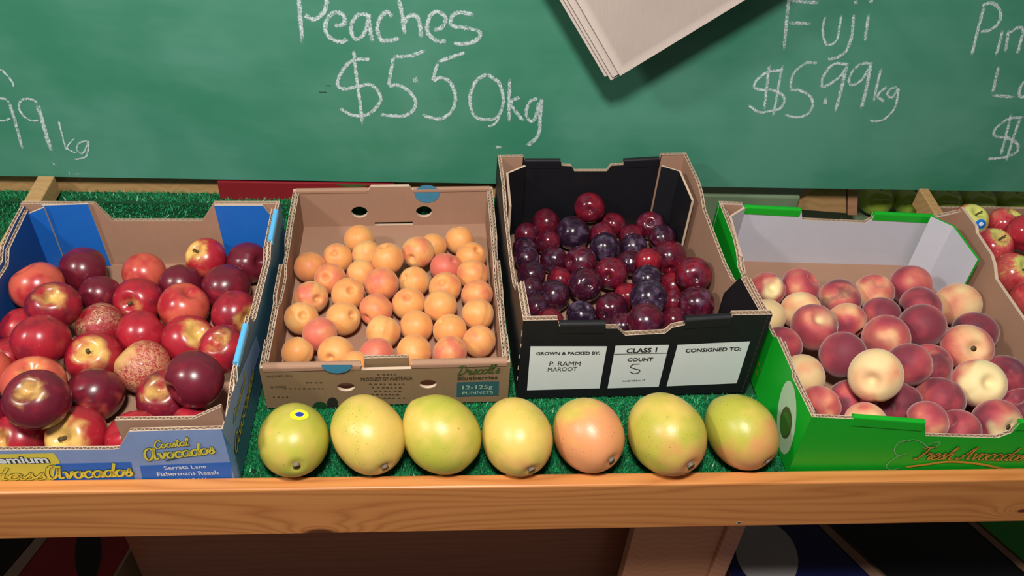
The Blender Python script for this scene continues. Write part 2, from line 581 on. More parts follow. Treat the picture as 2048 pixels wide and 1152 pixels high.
# ------------------------------------------------------------------ paper bags hanging in front of the board
M_BAG = kraft('brown_paper', (.42, .35, .315), .05)
GAP = .076
bp = BOARD_P - FWW * GAP
c0, cl, cb = (S(*on_plane(x, y, bp, FWW)) for x, y in ((1240, 152), (1150, 0), (1490, 0)))
ex = (cb - c0).normalized()
ez = (cl - c0)
ez = (ez - ex * ez.dot(ex)).normalized()
ey = ez.cross(ex)                    # away from the camera
if ey.y < 0:
    ey = -ey
WB, HB = .30, .40
bag_words = ['uppermost', 'second', 'third', 'rearmost']
for k in range(4):
    nx, nz = 24, 30
    off = k * .0034
    sx, sz = (-.0045 * k - (.005 if k else 0), .002 * k * (1 if k % 2 else -.4))
    V, Fc = [], []
    rb = random.Random(3)
    ph = [rb.uniform(0, 6) for _ in range(4)]
    for s in (0, 1):
        for i in range(nx + 1):
            for j in range(nz + 1):
                x, z = i / nx, j / nz
                ed = min(x, 1 - x, z * 1.3, 1) * 6
                dep = (.0012 if s == 0 else -.0010) * min(1, ed)
                wr = .0016 * math.sin(9 * x + 14 * z + ph[0]) * math.sin(5 * z + ph[1]) + .001 * math.sin(22 * z - 8 * x + ph[2])
                p = ex * (x * WB + sx) + ez * (z * HB + sz) + ey * (off - dep + wr * min(1, ed * .6))
                V.append(tuple(p))
    N1 = (nx + 1) * (nz + 1)
    idx = lambda s, i, j: s * N1 + i * (nz + 1) + j
    for s in (0, 1):
        for i in range(nx):
            for j in range(nz):
                q = (idx(s, i, j), idx(s, i + 1, j), idx(s, i + 1, j + 1), idx(s, i, j + 1))
                Fc.append(q if s == 0 else q[::-1])
    for i in range(nx):
        Fc.append((idx(0, i, 0), idx(1, i, 0), idx(1, i + 1, 0), idx(0, i + 1, 0)))
        Fc.append((idx(0, i, nz), idx(0, i + 1, nz), idx(1, i + 1, nz), idx(1, i, nz)))
    for j in range(nz):
        Fc.append((idx(0, 0, j), idx(0, 0, j + 1), idx(1, 0, j + 1), idx(1, 0, j)))
        Fc.append((idx(0, nx, j), idx(1, nx, j), idx(1, nx, j + 1), idx(0, nx, j + 1)))
    b = mk('paper_bag', V, Fc, [M_BAG], smooth=True)
    b.location = c0
    tag(b, 'flat brown paper bag hung on the chalkboard, %s of the bundle' % bag_words[k], 'paper bag', 'brown paper bags hung on the chalkboard')
# the hook they hang from, above the picture
hp = c0 + ex * .15 + ez * .37
hk = mk('bag_hook', [], [], [plain('steel', (.4, .4, .4), .3, .05)])
bm = bmesh.new()
L = bz.y - hp.y + .02
bmesh.ops.create_cone(bm, cap_ends=True, segments=12, radius1=.0025, radius2=.0025, depth=L, matrix=Matrix.Rotation(math.pi / 2, 4, 'X'))
bmesh.ops.create_uvsphere(bm, u_segments=12, v_segments=8, radius=.006, matrix=Matrix.Translation((0, -L / 2, 0)))
bm.to_mesh(hk.data)
bm.free()
hk.location = (hp.x, bz.y - L / 2 + .001, hp.z)
tag(hk, 'round headed steel hook holding the bundle of paper bags', 'hook')

# ------------------------------------------------------------------ corrugated cartons
TH = .0048


class Carton:
    def __init__(s, name, label, quad, cat='carton', group=None):
        s.q = [np.array(p, float) for p in quad]            # FL, FR, BR, BL (outer, shelf coordinates)
        c = sum(s.q) / 4
        s.o = np.array([c[0], c[1], .001])
        s.root = empty_s(name, *s.o)
        tag(s.root, label, cat, group)

    def loc(s, p):
        return tuple(np.asarray(p, float) - s.o)

    def line(s, i):
        """wall i: 0 front, 1 right, 2 back, 3 left -> start, direction, inward normal, length"""
        a, b = s.q[i], s.q[(i + 1) % 4]
        L = np.linalg.norm(b - a)
        t = (b - a) / L
        return a, t, np.array([-t[1], t[0]]), L

    def pt(s, i, d, off, h):
        a, t, n, L = s.line(i)
        p = a + t * d + n * off
        return np.array([p[0], p[1], h])

    def px(s, i, x, y, off=0.):
        """photo pixel -> (distance along wall, height) on wall i's plane"""
        a, t, n, L = s.line(i)
        p = on_plane(x, y, (*(a + n * off), 0), (*n, 0))
        return (p[:2] - a) @ t, p[2]

    def base(s, mat):
        ins = []
        c = s.o[:2]
        for p in s.q:
            ins.append(p + (c - p) * .012)
        V = [s.loc((*p, z)) for z in (.0005, .0040) for p in ins]
        return mk('base', V, [(3, 2, 1, 0), (4, 5, 6, 7), (0, 1, 5, 4), (1, 2, 6, 5), (2, 3, 7, 6), (3, 0, 4, 7)], [mat], parent=s.root)

    def wall(s, name, i, prof, m_out, m_in, off=0., th=TH, flute=True, z0=.001, m_edge=None, parent=None):
        """upright corrugated panel; prof = [(distance, height)...] along the wall"""
        a, t, n, L = s.line(i)
        mono = []
        for d, h in prof:                                   # given in order along the wall; steps stay upright
            mono.append((d if not mono else max(d, mono[-1][0] + 1e-4), h))
        prof = mono
        ds = [p[0] for p in prof]
        hs = [p[1] for p in prof]
        V, Fc, fm = [], [], []

        def strip(cols, o0, o1, mo, mi, me):
            b = len(V)
            for d, h in cols:
                for oo, z in ((o0, z0), (o0, h), (o1, h), (o1, z0)):
                    V.append(s.loc(s.pt(i, d, off + oo, z)))
            for k in range(len(cols) - 1):
                p = b + 4 * k
                Fc.append((p, p + 4, p + 5, p + 1)); fm.append(mo)
                Fc.append((p + 1, p + 5, p + 6, p + 2)); fm.append(me)
                Fc.append((p + 2, p + 6, p + 7, p + 3)); fm.append(mi)
                Fc.append((p + 3, p + 7, p + 4, p)); fm.append(me)
            e = b + 4 * (len(cols) - 1)
            Fc.append((b, b + 1, b + 2, b + 3)); fm.append(0)
            Fc.append((e + 3, e + 2, e + 1, e)); fm.append(0)
        cols = list(zip(ds, hs))
        mats = [m_out, m_in, m_edge or M_EDGE, M_FLUTE]
        if not flute:
            strip(cols, 0, th, 0, 1, 2)
        else:
            lt = .0009
            strip(cols, 0, lt, 0, 3, 2)
            strip(cols, th - lt, th, 3, 1, 2)
            per = .0078
            nn = int((ds[-1] - ds[0]) / per * 6)
            b = len(V)
            mid, amp = th / 2, th / 2 - lt
            for k in range(nn + 1):
                d = ds[0] + (ds[-1] - ds[0]) * k / nn
                h = float(np.interp(d, ds, hs)) - .0006
                oo = mid + amp * math.sin(2 * math.pi * k / 6)
                V.append(s.loc(s.pt(i, d, off + oo, z0)))
                V.append(s.loc(s.pt(i, d, off + oo, h)))
                # a top lip gives the medium its visible paper thickness
                V.append(s.loc(s.pt(i, d, off + oo + .0007, h)))
                V.append(s.loc(s.pt(i, d, off + oo + .0007, z0)))
                if k:
                    p = b + 4 * k
                    Fc.append((p - 4, p, p + 1, p - 3)); fm.append(3)
                    Fc.append((p - 3, p + 1, p + 2, p - 2)); fm.append(2)
                    Fc.append((p - 2, p + 2, p + 3, p - 1)); fm.append(3)
            for d, h, sg_ in ((ds[0], hs[0], -1), (ds[-1], hs[-1], 1)):       # the outer ply wraps the ends
                b = len(V)
                for oo, z in ((0, z0), (0, h - .0004), (th, h - .0004), (th, z0)):
                    V.append(s.loc(s.pt(i, d + sg_ * .0002, off + oo, z)))
                Fc.append((b, b + 1, b + 2, b + 3)); fm.append(0)
        return mk(name, V, Fc, mats, fm, parent or s.root)

    def corner_panel(s, i, d0, d1, h0, h1, off, mat):
        V = [s.loc(s.pt(i, d, off + o_, z)) for d, h in ((d0, h0), (d1, h1)) for o_, z in ((0, .005), (0, h), (.0012, h), (.0012, .005))]
        return mk('corner_panel', V, [(0, 1, 2, 3), (7, 6, 5, 4), (0, 4, 5, 1), (1, 5, 6, 2), (2, 6, 7, 3), (3, 7, 4, 0)], [mat], parent=s.root)

    def rim(s, i, d0, d1, h0, h1, mat, off=0., th=TH, drop=.011, parent=None):
        """card folded over the top of wall i"""
        prof = []
        r = th / 2 + .0010
        for k in range(9):
            a = math.pi * k / 8
            prof.append((th / 2 - r * math.cos(a), r * math.sin(a) * .8))
        prof = [(prof[0][0], -drop)] + prof + [(prof[-1][0], -drop)]
        V, Fc = [], []
        for d, h in ((d0, h0), (d1, h1)):
            for oo, z in prof:
                V.append(s.loc(s.pt(i, d, off + oo, h + z)))
        m = len(prof)
        for k in range(m - 1):
            Fc.append((k, m + k, m + k + 1, k + 1))
        Fc.append((0, m - 1, 2 * m - 1, m))
        Fc.append(tuple(range(m)))
        Fc.append(tuple(reversed(range(m, 2 * m))))
        return mk('folded_rim', V, Fc, [mat], parent=parent or s.root)

    def flap(s, name, pts, m_in, m_out, th=.0035, m_rim=None, z0=.0045):
        """upright card standing along a bent line: pts = [(u, v, height)...], inner face to the left of travel"""
        V, Fc, fm = [], [], []
        P = [np.array(p[:2], float) for p in pts]
        for k, (u, vv, h) in enumerate(pts):
            a, b = P[max(0, k - 1)], P[min(len(P) - 1, k + 1)]
            t = (b - a) / np.linalg.norm(b - a)
            n = np.array([-t[1], t[0]])
            for o_, z in ((0, z0), (0, h), (th, h), (th, z0)):
                q = P[k] + n * o_
                V.append(s.loc((*q, z)))
        for k in range(len(pts) - 1):
            p = 4 * k
            Fc += [(p, p + 4, p + 5, p + 1), (p + 1, p + 5, p + 6, p + 2), (p + 2, p + 6, p + 7, p + 3), (p + 3, p + 7, p + 4, p)]
            fm += [1, 2, 0, 1]
        e = 4 * (len(pts) - 1)
        Fc += [(0, 1, 2, 3), (e + 3, e + 2, e + 1, e)]
        fm += [2, 2]
        return mk(name, V, Fc, [m_in, m_out, m_rim or M_EDGE], fm, s.root)

    def plate(s, name, i, outline, holes, m_out, m_in, off=0., th=TH):
        """flat panel with cut-outs on wall i's plane: 2D (distance, height) outlines"""
        bm = bmesh.new()
        ed = []
        for loop in [outline] + holes:
            vs = [bm.verts.new((d, 0, h)) for d, h in loop]
            for k in range(len(vs)):
                ed.append(bm.edges.new((vs[k], vs[(k + 1) % len(vs)])))
        bmesh.ops.triangle_fill(bm, use_beauty=True, use_dissolve=False, edges=ed)
        bm.verts.index_update()
        flat_v = [(vv.co.x, vv.co.z) for vv in bm.verts]
        tris = [[vv.index for vv in fc.verts] for fc in bm.faces]
        bound = [[vv.index for vv in e.verts] for e in bm.edges if len(e.link_faces) == 1]
        bm.free()
        n = len(flat_v)
        V = [s.loc(s.pt(i, d, off, h)) for d, h in flat_v] + [s.loc(s.pt(i, d, off + th, h)) for d, h in flat_v]
        Fc, fm = [], []
        for t_ in tris:
            Fc.append(tuple(t_)); fm.append(0)
            Fc.append(tuple(k + n for k in reversed(t_))); fm.append(1)
        for a, b in bound:
            Fc.append((a, b, b + n, a + n)); fm.append(2)
        o = mk(name, V, Fc, [m_out, m_in, M_EDGE], fm, s.root)
        bm = bmesh.new()
        bm.from_mesh(o.data)
        # outer faces look outwards, inner faces inwards
        _, tt, nn, _ = s.line(i)
        for fc in bm.faces:
            fc.normal_update()
            d = fc.normal.x * nn[0] + fc.normal.y * nn[1]
            if (fc.material_index == 0 and d > 0) or (fc.material_index == 1 and d < 0):
                fc.normal_flip()
        bm.to_mesh(o.data)
        bm.free()
        return o

    # flat print, traced on the wall's own plane
    def print_poly(s, name, parent, i, poly, mat, lift=.0005, px=True, off=0., inside=False):
        pts = [s.px(i, x, y, off) for x, y in poly] if px else poly
        o_ = off - lift if not inside else off + lift
        V = [s.loc(s.pt(i, d, o_, h)) for d, h in pts]
        return mk(name, V, [tuple(range(len(V)))], [mat], parent=parent)

    def print_text(s, parent, i, text, x0, y0, x1, y1, mat, aspect=1., shear=0., bold=0., lift=.0008, outline=None, extra=None, name='printed_lettering', maxh=None):
        """text whose baseline runs from pixel (x0,y0) to (x1,y1) on wall i"""
        a = np.array(s.px(i, x0, y0))
        b = np.array(s.px(i, x1, y1))
        me = text_mesh(text, shear, bold)
        xs = [vv.co.x for vv in me.vertices]
        k = np.linalg.norm(b - a) / (max(xs) - min(xs))
        e = (b - a) / np.linalg.norm(b - a)
        up = np.array([-e[1], e[0]])
        m0 = min(xs)
        layers = []
        if outline:
            layers.append((text_mesh(text, shear, bold + outline[1]), outline[0], lift - .0003))
        layers.append((me, mat, lift))
        V, Fc, fm, mats = [], [], [], []
        for li, (mm, mt, lf) in enumerate(layers):
            bs = len(V)
            mats.append(mt)
            for vv in mm.vertices:
                q = a + e * (vv.co.x - m0) * k + up * vv.co.y * k * aspect
                V.append(s.loc(s.pt(i, q[0], -lf, q[1])))
            for p in mm.polygons:
                Fc.append(tuple(bs + j for j in p.vertices))
                fm.append(li)
        return mk(name, V, Fc, mats, fm, parent)


_tm = {}


def text_mesh(text, shear=0., bold=0.):
    key = (text, shear, bold)
    if key not in _tm:
        cu = bpy.data.curves.new('lettering', 'FONT')
        cu.body = text
        cu.size = 1.
        cu.shear = shear
        cu.offset = bold
        cu.fill_mode = 'FRONT'
        cu.resolution_u = 3
        ob = bpy.data.objects.new('lettering', cu)
        COL.objects.link(ob)
        dg = bpy.context.evaluated_depsgraph_get()
        dg.update()
        _tm[key] = bpy.data.meshes.new_from_object(ob.evaluated_get(dg))
        bpy.data.objects.remove(ob)
        bpy.data.curves.remove(cu)
    return _tm[key]


def ell(cx, cy, rx, ry, n=20, a0=0, a1=360, rot=0.):
    out = []
    for k in range(n + (0 if a1 - a0 >= 360 else 1)):
        a = math.radians(a0 + (a1 - a0) * k / n)
        x, y = rx * math.cos(a), ry * math.sin(a)
        out.append((cx + x * math.cos(rot) - y * math.sin(rot), cy + x * math.sin(rot) + y * math.cos(rot)))
    return out


def P2(x, y, h):
    return tuple(on_n(x, y, h)[:2])


def steps(L, seq):
    """[(fraction, height)...] -> metres, nudging repeated fractions apart"""
    return [(fr * L + k * 1e-5, h) for k, (fr, h) in enumerate(seq)]


GLY = {
    'a': (.52, [[(.42, .42), (.28, .5), (.1, .38), (.06, .15), (.2, .0), (.36, .12), (.44, .42)], [(.44, .46), (.40, .12), (.48, .0), (.6, .1)]]),
    'c': (.42, [[(.40, .38), (.30, .5), (.12, .4), (.06, .18), (.18, .0), (.36, .04), (.5, .14)]]),
    'd': (.54, [[(.42, .42), (.28, .5), (.1, .38), (.06, .15), (.2, .0), (.36, .12), (.46, .42)], [(.56, 1.), (.46, .4), (.42, .08), (.5, 0), (.62, .1)]]),
    'e': (.42, [[(.06, .2), (.25, .24), (.38, .38), (.28, .5), (.12, .4), (.06, .18), (.2, 0), (.38, .04), (.48, .14)]]),
    'h': (.50, [[(.08, .4), (.28, .8), (.26, 1.), (.16, .75), (.06, 0)], [(.1, .25), (.26, .47), (.36, .42), (.34, .12), (.42, 0), (.54, .1)]]),
    'i': (.22, [[(.08, .46), (.06, .12), (.14, 0), (.26, .1)], [(.14, .68), (.17, .72)]]),
    'l': (.26, [[(.04, .3), (.24, .7), (.24, 1.), (.14, .75), (.1, .12), (.18, 0), (.3, .1)]]),
    'o': (.46, [[(.28, .5), (.12, .42), (.06, .2), (.18, 0), (.36, .08), (.42, .32), (.3, .5)], [(.32, .46), (.42, .40), (.52, .44)]]),
    'r': (.36, [[(.04, .3), (.12, .52), (.16, .42), (.29, .44), (.26, .12), (.33, 0), (.42, .1)]]),
    's': (.36, [[(.02, .1), (.16, .34), (.24, .54), (.26, .36), (.33, .16), (.22, 0), (.06, .06)]]),
    't': (.30, [[(.2, .85), (.12, .3), (.12, .08), (.2, 0), (.32, .1)], [(.0, .55), (.34, .58)]]),
    'v': (.46, [[(.02, .42), (.1, .5), (.16, .3), (.2, .02), (.34, .2), (.42, .5), (.52, .44)]]),
    "'": (.14, [[(.1, 1.), (.06, .8)]]),
    'A': (.74, [[(-.1, .2), (-.02, .02), (.2, .2), (.42, .75), (.58, 1.)], [(.58, 1.), (.55, .45), (.6, .05), (.74, .1)], [(.1, .30), (.36, .42), (.66, .38)]]),
    '@': (.76, [[(.56, .80), (.36, 1.), (.1, .78), (.03, .32), (.18, .0), (.42, .22), (.60, .85)], [(.62, .98), (.56, .3), (.62, .02), (.78, .12)]]),
    'C': (.56, [[(.60, .78), (.5, 1.), (.25, .85), (.06, .4), (.16, .04), (.4, .02), (.58, .2)]]),
    'D': (.70, [[(.3, 1.), (.22, .4), (.1, .03), (.3, .0), (.62, .2), (.68, .6), (.5, .95), (.2, 1.), (.02, .82)]]),
    'F': (.60, [[(.08, .82), (.3, .96), (.76, 1.)], [(.46, .97), (.36, .4), (.22, .02), (.0, .1)], [(.18, .5), (.58, .55)]]),
    'H': (.68, [[(.06, .88), (.22, 1.), (.18, .4), (.06, 0)], [(.66, 1.), (.54, .5), (.52, .05), (.66, .08)], [(.1, .45), (.6, .52)]]),
}


def script(Cx, parent, i, text, x0, y0, x1, y1, hpx, mat, wt=.1, outline=None):
    """brush-script lettering printed on wall i, baseline from pixel (x0,y0) to (x1,y1)"""
    a, b = np.array(Cx.px(i, x0, y0)), np.array(Cx.px(i, x1, y1))
    e = (b - a)
    tot = sum(GLY[c][0] for c in text)
    e = e / tot
    up = np.array([-e[1], e[0]]) / np.linalg.norm(e)
    H = np.linalg.norm(a - np.array(Cx.px(i, x0, y0 - hpx))) if i % 2 == 0 else hpx * .00062
    up = up * H
    V, Fc, fm = [], [], []
    for li in ((0, 1) if outline else (1,)):
        ww = (wt + (.06 if li == 0 else 0)) * H
        lift = .0006 if li == 0 else .0011
        x = 0.
        for c in text:
            adv, strokes = GLY[c]
            for st in strokes:
                pts = smooth_path([(p[0] + .22 * p[1] + x, p[1]) for p in st], 5) if len(st) > 2 else [(p[0] + .22 * p[1] + x, p[1]) for p in st]
                P = [a + e * p[0] + up * p[1] for p in pts]
                bs = len(V)
                for k, p in enumerate(P):
                    t = P[min(k + 1, len(P) - 1)] - P[max(k - 1, 0)]
                    t = t / (np.linalg.norm(t) + 1e-9)
                    n = np.array([-t[1], t[0]])
                    wk = ww * (.55 + .45 * abs(t @ up) / H)
                    for q in (p + n * wk * .5, p - n * wk * .5):
                        V.append(Cx.loc(Cx.pt(i, q[0], -lift, q[1])))
                    if k:
                        Fc.append((bs + 2 * k - 2, bs + 2 * k, bs + 2 * k + 1, bs + 2 * k - 1))
                        fm.append(li if outline else 0)
            x += adv
    return mk('printed_script', V, Fc, [outline, mat] if outline else [mat], fm, parent)


# ============ kraft carton with apricots
A = Carton('fruit_carton', 'brown kraft blueberry carton with round vent holes filled with apricots',
           [(-.098, -.0635), (.1950, -.0545), (.1872, .3210), (-.1115, .3065)], group='open fruit cartons on the shelf')
A.base(M_KRAFT)
HA = .0703
LA = A.line(0)[3]
ho = [ell(*A.px(0, 692, 774), .0105, .0075, 18), ell(*A.px(0, 856, 768), .0105, .0075, 18)]
# front: folded top with a cut notch between the two folds
n0, n1 = A.px(0, 722, 729)[0], A.px(0, 822, 726)[0]
fa = A.plate('front_wall', 0, [(0, .001), (LA, .001), (LA, HA), (n1, HA), (n1, HA - .007), (n0, HA - .007), (n0, HA), (0, HA)], ho, M_KRAFTD, M_KRAFT, th=.0042)
A.rim(0, .004, n0 - .001, HA - .001, HA - .001, M_KRAFT, th=.008, drop=.004, parent=fa)
A.rim(0, n1 + .001, LA - .004, HA - .001, HA - .001, M_KRAFT, th=.008, drop=.004, parent=fa)
A.wall('locking_tab', 0, [(n0 + .003, HA + .0035), (n1 - .003, HA + .0035)], M_KRAFTD, M_KRAFT, off=.009, z0=.04)
LB = A.line(2)[3]
bx = lambda x, y: A.px(2, x, y, .004)
t0, t1 = bx(818, 372)[0], bx(742, 374)[0]
slot = [bx(750, 458), bx(826, 456), bx(826, 464), bx(750, 466)]
slot = [(d, max(h, .0075)) for d, h in slot]
slot = [(slot[0][0], .0105), (slot[1][0], .0105), (slot[1][0], .0042), (slot[0][0], .0042)]
hb = [ell(*bx(719, 423), .0125, .0105, 20), ell(*bx(848, 422), .0125, .0105, 20), slot]
ba = A.plate('back_wall', 2, [(0, .001), (LB, .001), (LB, HA), (t1 + .004, HA), (t1, HA + .006), (t0, HA + .006), (t0 - .004, HA), (0, HA)], hb, M_KRAFTD, M_KRAFT, th=.006)
A.rim(2, .004, t0 - .006, HA - .001, HA - .001, M_KRAFT, th=.006, drop=.003, parent=ba)
A.rim(2, t1 + .006, LB - .004, HA - .001, HA - .001, M_KRAFT, th=.006, drop=.003, parent=ba)
for i, sgn in ((1, 1), (3, -1)):
    L = A.line(i)[3]
    fr = lambda seq: steps(L, seq if i == 1 else [(1 - a, b) for a, b in reversed(seq)])
    sd = A.wall('side_wall', i, fr([(0, HA), (.13, HA), (.15, .062), (.33, .063), (.345, .070), (.52, .070), (.56, .052), (.64, .050), (.68, .066), (1, HA)]), M_KRAFTD, M_KRAFT)
    A.wall('inner_flap', i, fr([(.025, HA - .001), (.30, HA - .002), (.34, .058), (.44, .054), (.5, .054), (.53, .064), (.70, .066), (.72, HA - .001), (.97, HA - .001)]), M_KRAFT, M_KRAFT, off=TH + .0006, th=.0036)
# prints on the apricot carton
A.print_poly('blue_spot', fa, 0, ell(674, 727, 31, 17, 14, 0, 180), M_SKYINK, .0021)
A.print_poly('blue_spot', ba, 2, [bx(*p) for p in ell(854, 386, 25, 18, 22)], M_SKYINK, .0006, px=False, off=.006, inside=True)
A.print_poly('printed_panel', fa, 0, [(914, 764), (998, 762), (997, 790), (913, 793)], M_TEALINK)
pt = A.print_text
script(A, fa, 0, "Driscoll's", 914, 748, 998, 744, 17, M_OLIVE, .13)
pt(fa, 0, "Blueberries", 915, 759, 995, 757, M_INKBR, .85, 0, .012)
pt(fa, 0, "12-125g", 925, 778, 985, 776, M_PALEGREEN, .8, 0, .0)
pt(fa, 0, "PUNNETS", 925, 788, 986, 786, M_PALEGREEN, .8, 0, .0)
pt(fa, 0, "PRODUCT OF AUSTRALIA", 722, 761, 825, 758, M_INKBR, 1.5, 0, .015)
pt(fa, 0, "PACKED ON:", 534, 754, 586, 752, M_INKBR, .9)
pt(fa, 0, "ID CODE", 540, 775, 573, 774, M_INKBR, .9)
A.print_poly('printed_spot', fa, 0, ell(640, 812, 14, 9), M_DKGREEN)
A.print_poly('printed_spot', fa, 0, ell(665, 806, 11, 12), M_INK)

# ============ black carton with plums
B = Carton('fruit_carton', 'tall black carton with three white labels filled with dark plums',
           [(.2065, -.0505), (.5030, -.0415), (.4800, .3262), (.1920, .3105)], group='open fruit cartons on the shelf')
B.base(M_KRAFT)
HB_ = .1335
L = B.line(0)[3]


def pxprof(Bx, i, pts, off=0., lo=.02, hi=.2):
    out = []
    for x, y in pts:
        d, h = Bx.px(i, x, y, off)
        out.append((min(max(d, 0), Bx.line(i)[3]), min(max(h, lo), hi)))
    return out


fp = pxprof(B, 0, [(1045, 641), (1116, 640), (1118, 652), (1211, 651), (1212, 657), (1235, 657), (1250, 671), (1330, 667), (1345, 655), (1371, 650), (1372, 643), (1463, 637), (1465, 630), (1533, 629)])
fp[0], fp[-1] = (0, fp[0][1]), (L, fp[-1][1])
fb = B.wall('front_wall', 0, [(d + k * 1e-5, h) for k, (d, h) in enumerate(fp)], M_BLACK, M_BLACK, th=.0075)
B.rim(0, fp[2][0] + .001, fp[3][0], fp[2][1], fp[3][1], M_BLACK, th=.0075, parent=fb)
B.rim(0, fp[10][0], fp[11][0], fp[10][1], fp[11][1], M_BLACK, th=.0075, parent=fb)
bpx = [(1369, 305), (1320, 306), (1318, 315), (1246, 319), (1245, 326), (1221, 327), (1212, 338), (1147, 338), (1142, 328), (1122, 327), (1121, 319), (1050, 319), (1046, 309), (992, 310)]
bp_ = pxprof(B, 2, bpx)
L2 = B.line(2)[3]
bp_[0], bp_[-1] = (0, bp_[0][1]), (L2, bp_[-1][1])
bb = B.wall('back_wall', 2, [(d + k * 1e-5, h) for k, (d, h) in enumerate(bp_)], M_BLACK, M_BLACK, th=.006)
B.rim(2, bp_[2][0] + .001, bp_[3][0], bp_[2][1], bp_[3][1], M_BLACK, th=.006, parent=bb)
B.rim(2, bp_[10][0] + .001, bp_[11][0], bp_[10][1], bp_[11][1], M_BLACK, th=.006, parent=bb)
for i in (1, 3):
    L = B.line(i)[3]
    fr = lambda seq: steps(L, seq if i == 1 else [(1 - a, b) for a, b in reversed(seq)])
    B.wall('side_wall', i, fr([(0, HB_), (.20, .132), (.22, .112), (.30, .098), (.40, .098), (.68, .112), (.74, .125), (.80, .131), (1, HB_)]), M_BLACK, M_KRAFT)
    B.wall('inner_flap', i, fr([(.03, HB_ - .002), (.22, HB_ - .006), (.30, .075)]), M_BLACK, M_BLACK, off=TH + .0006, th=.0045)
# kraft corner gussets at the back
gr = [(*P2(x, y, h), h) for x, y, h in ((1388, 401, .117), (1362, 342, .124), (1324, 330, .125))]
B.flap('corner_gusset', gr, M_BLACK, M_KRAFT)
gl = [(*P2(x, y, h), h) for x, y, h in ((1049, 330, .125), (1012, 346, .122), (1018, 412, .113))]
B.flap('corner_gusset', gl, M_BLACK, M_KRAFT)
B.corner_panel(2, .004, bp_[1][0] - .001, HB_ - .001, HB_ - .001, .0062, M_KRAFT)
B.corner_panel(2, bp_[12][0] + .001, L2 - .004, HB_ - .001, HB_ - .001, .0062, M_KRAFT)
# labels
lb = [[(1061, 692), (1214, 692), (1199, 776), (1054, 780)], [(1231, 691), (1338, 689), (1317, 773), (1215, 776)], [(1355, 689), (1500, 682), (1473, 766), (1333, 772)]]
for p in lb:
    B.print_poly('printed_label', fb, 0, p, M_LABEL)
pt = B.print_text
pt(fb, 0, "GROWN & PACKED BY:", 1072, 709, 1199, 708, M_INK, .95, 0, .03)
pt(fb, 0, "P. RAMM", 1098, 731, 1160, 731, M_INK, 1.1, 0, .0)
pt(fb, 0, "MAROOT", 1095, 742, 1153, 741, M_INK, 1.2, 0, .0)
pt(fb, 0, "CLASS 1", 1252, 705, 1313, 703, M_INK, .95, 0, .03)
pt(fb, 0, "COUNT", 1254, 722, 1305, 721, M_INK, .95, 0, .03)
pt(fb, 0, "ANDYBEAUT", 1244, 763, 1290, 761, M_INK, .8)
pt(fb, 0, "CONSIGNED TO:", 1370, 704, 1481, 700, M_INK, .95, 0, .03)
a_, b_ = B.px(0, 1228, 708), B.px(0, 1334, 706)
B.print_poly('printed_line', fb, 0, [(a_[0], a_[1]), (b_[0], b_[1]), (b_[0], b_[1] + .0009), (a_[0], a_[1] + .0009)], M_INK, .0008, px=False)


def ribbon(Cx, parent, i, pts, wpx, mat, lift=.0009, name='handwritten_mark'):
    P = [np.array(Cx.px(i, x, y)) for x, y in smooth_path(pts)]
    V, Fc = [], []
    for k, p in enumerate(P):
        t = P[min(k + 1, len(P) - 1)] - P[max(k - 1, 0)]
        t = t / (np.linalg.norm(t) + 1e-9)
        n = np.array([-t[1], t[0]]) * wpx * .0003
        for q in (p + n, p - n):
            V.append(Cx.loc(Cx.pt(i, q[0], -lift, q[1])))
        if k:
            Fc.append((2 * k - 2, 2 * k, 2 * k + 1, 2 * k - 1))
    return mk(name, V, Fc, [mat], parent=parent)


ribbon(B, fb, 0, [(1279, 727), (1266, 728), (1261, 733), (1270, 737), (1279, 739), (1277, 744), (1267, 746), (1259, 742)], 2, M_INK)
for x, y0, y1 in ((1043, 660, 672), (1041, 686, 694), (1038, 708, 716), (1036, 730, 738), (1034, 752, 760)):
    ribbon(B, fb, 0, [(x + 1, y0), (x, y1)], 1.6, M_EDGE, name='perforation')

# ============ blue carton with nectarines
N = Carton('fruit_carton', 'blue avocado carton with low front edge filled with red nectarines',
           [(-.447, -.1715), (-.1095, -.1725), (-.1135, .2200), (-.4520, .2090)], group='open fruit cartons on the shelf')
N.base(M_KRAFT)
L = N.line(0)[3]
fp = pxprof(N, 0, [(0, 904), (226, 899), (237, 897), (258, 863), (442, 858)], lo=.04)
z = fp[1][1]
fp = [(0, .094), (.022, .094), (.034, z), (fp[1][0], z), (fp[2][0], z + .001), (fp[3][0], fp[3][1]), (L, fp[4][1])]
HN = fp[-1][1]
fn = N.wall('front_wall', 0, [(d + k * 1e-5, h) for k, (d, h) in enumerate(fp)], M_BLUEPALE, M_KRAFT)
N.wall('inner_flap', 0, [(L - .115, HN + .002), (L - .035, HN + .003), (L - .004, HN + .022)], M_KRAFT, M_KRAFT, off=TH + .006)
bq = pxprof(N, 2, [(560, 402), (429, 402), (407, 437), (226, 437), (190, 403), (52, 402)])
L2 = N.line(2)[3]
bq[0], bq[-1] = (0, bq[0][1]), (L2, bq[-1][1])
bn = N.wall('back_wall', 2, bq, M_BLUE, M_KRAFT, th=.006)
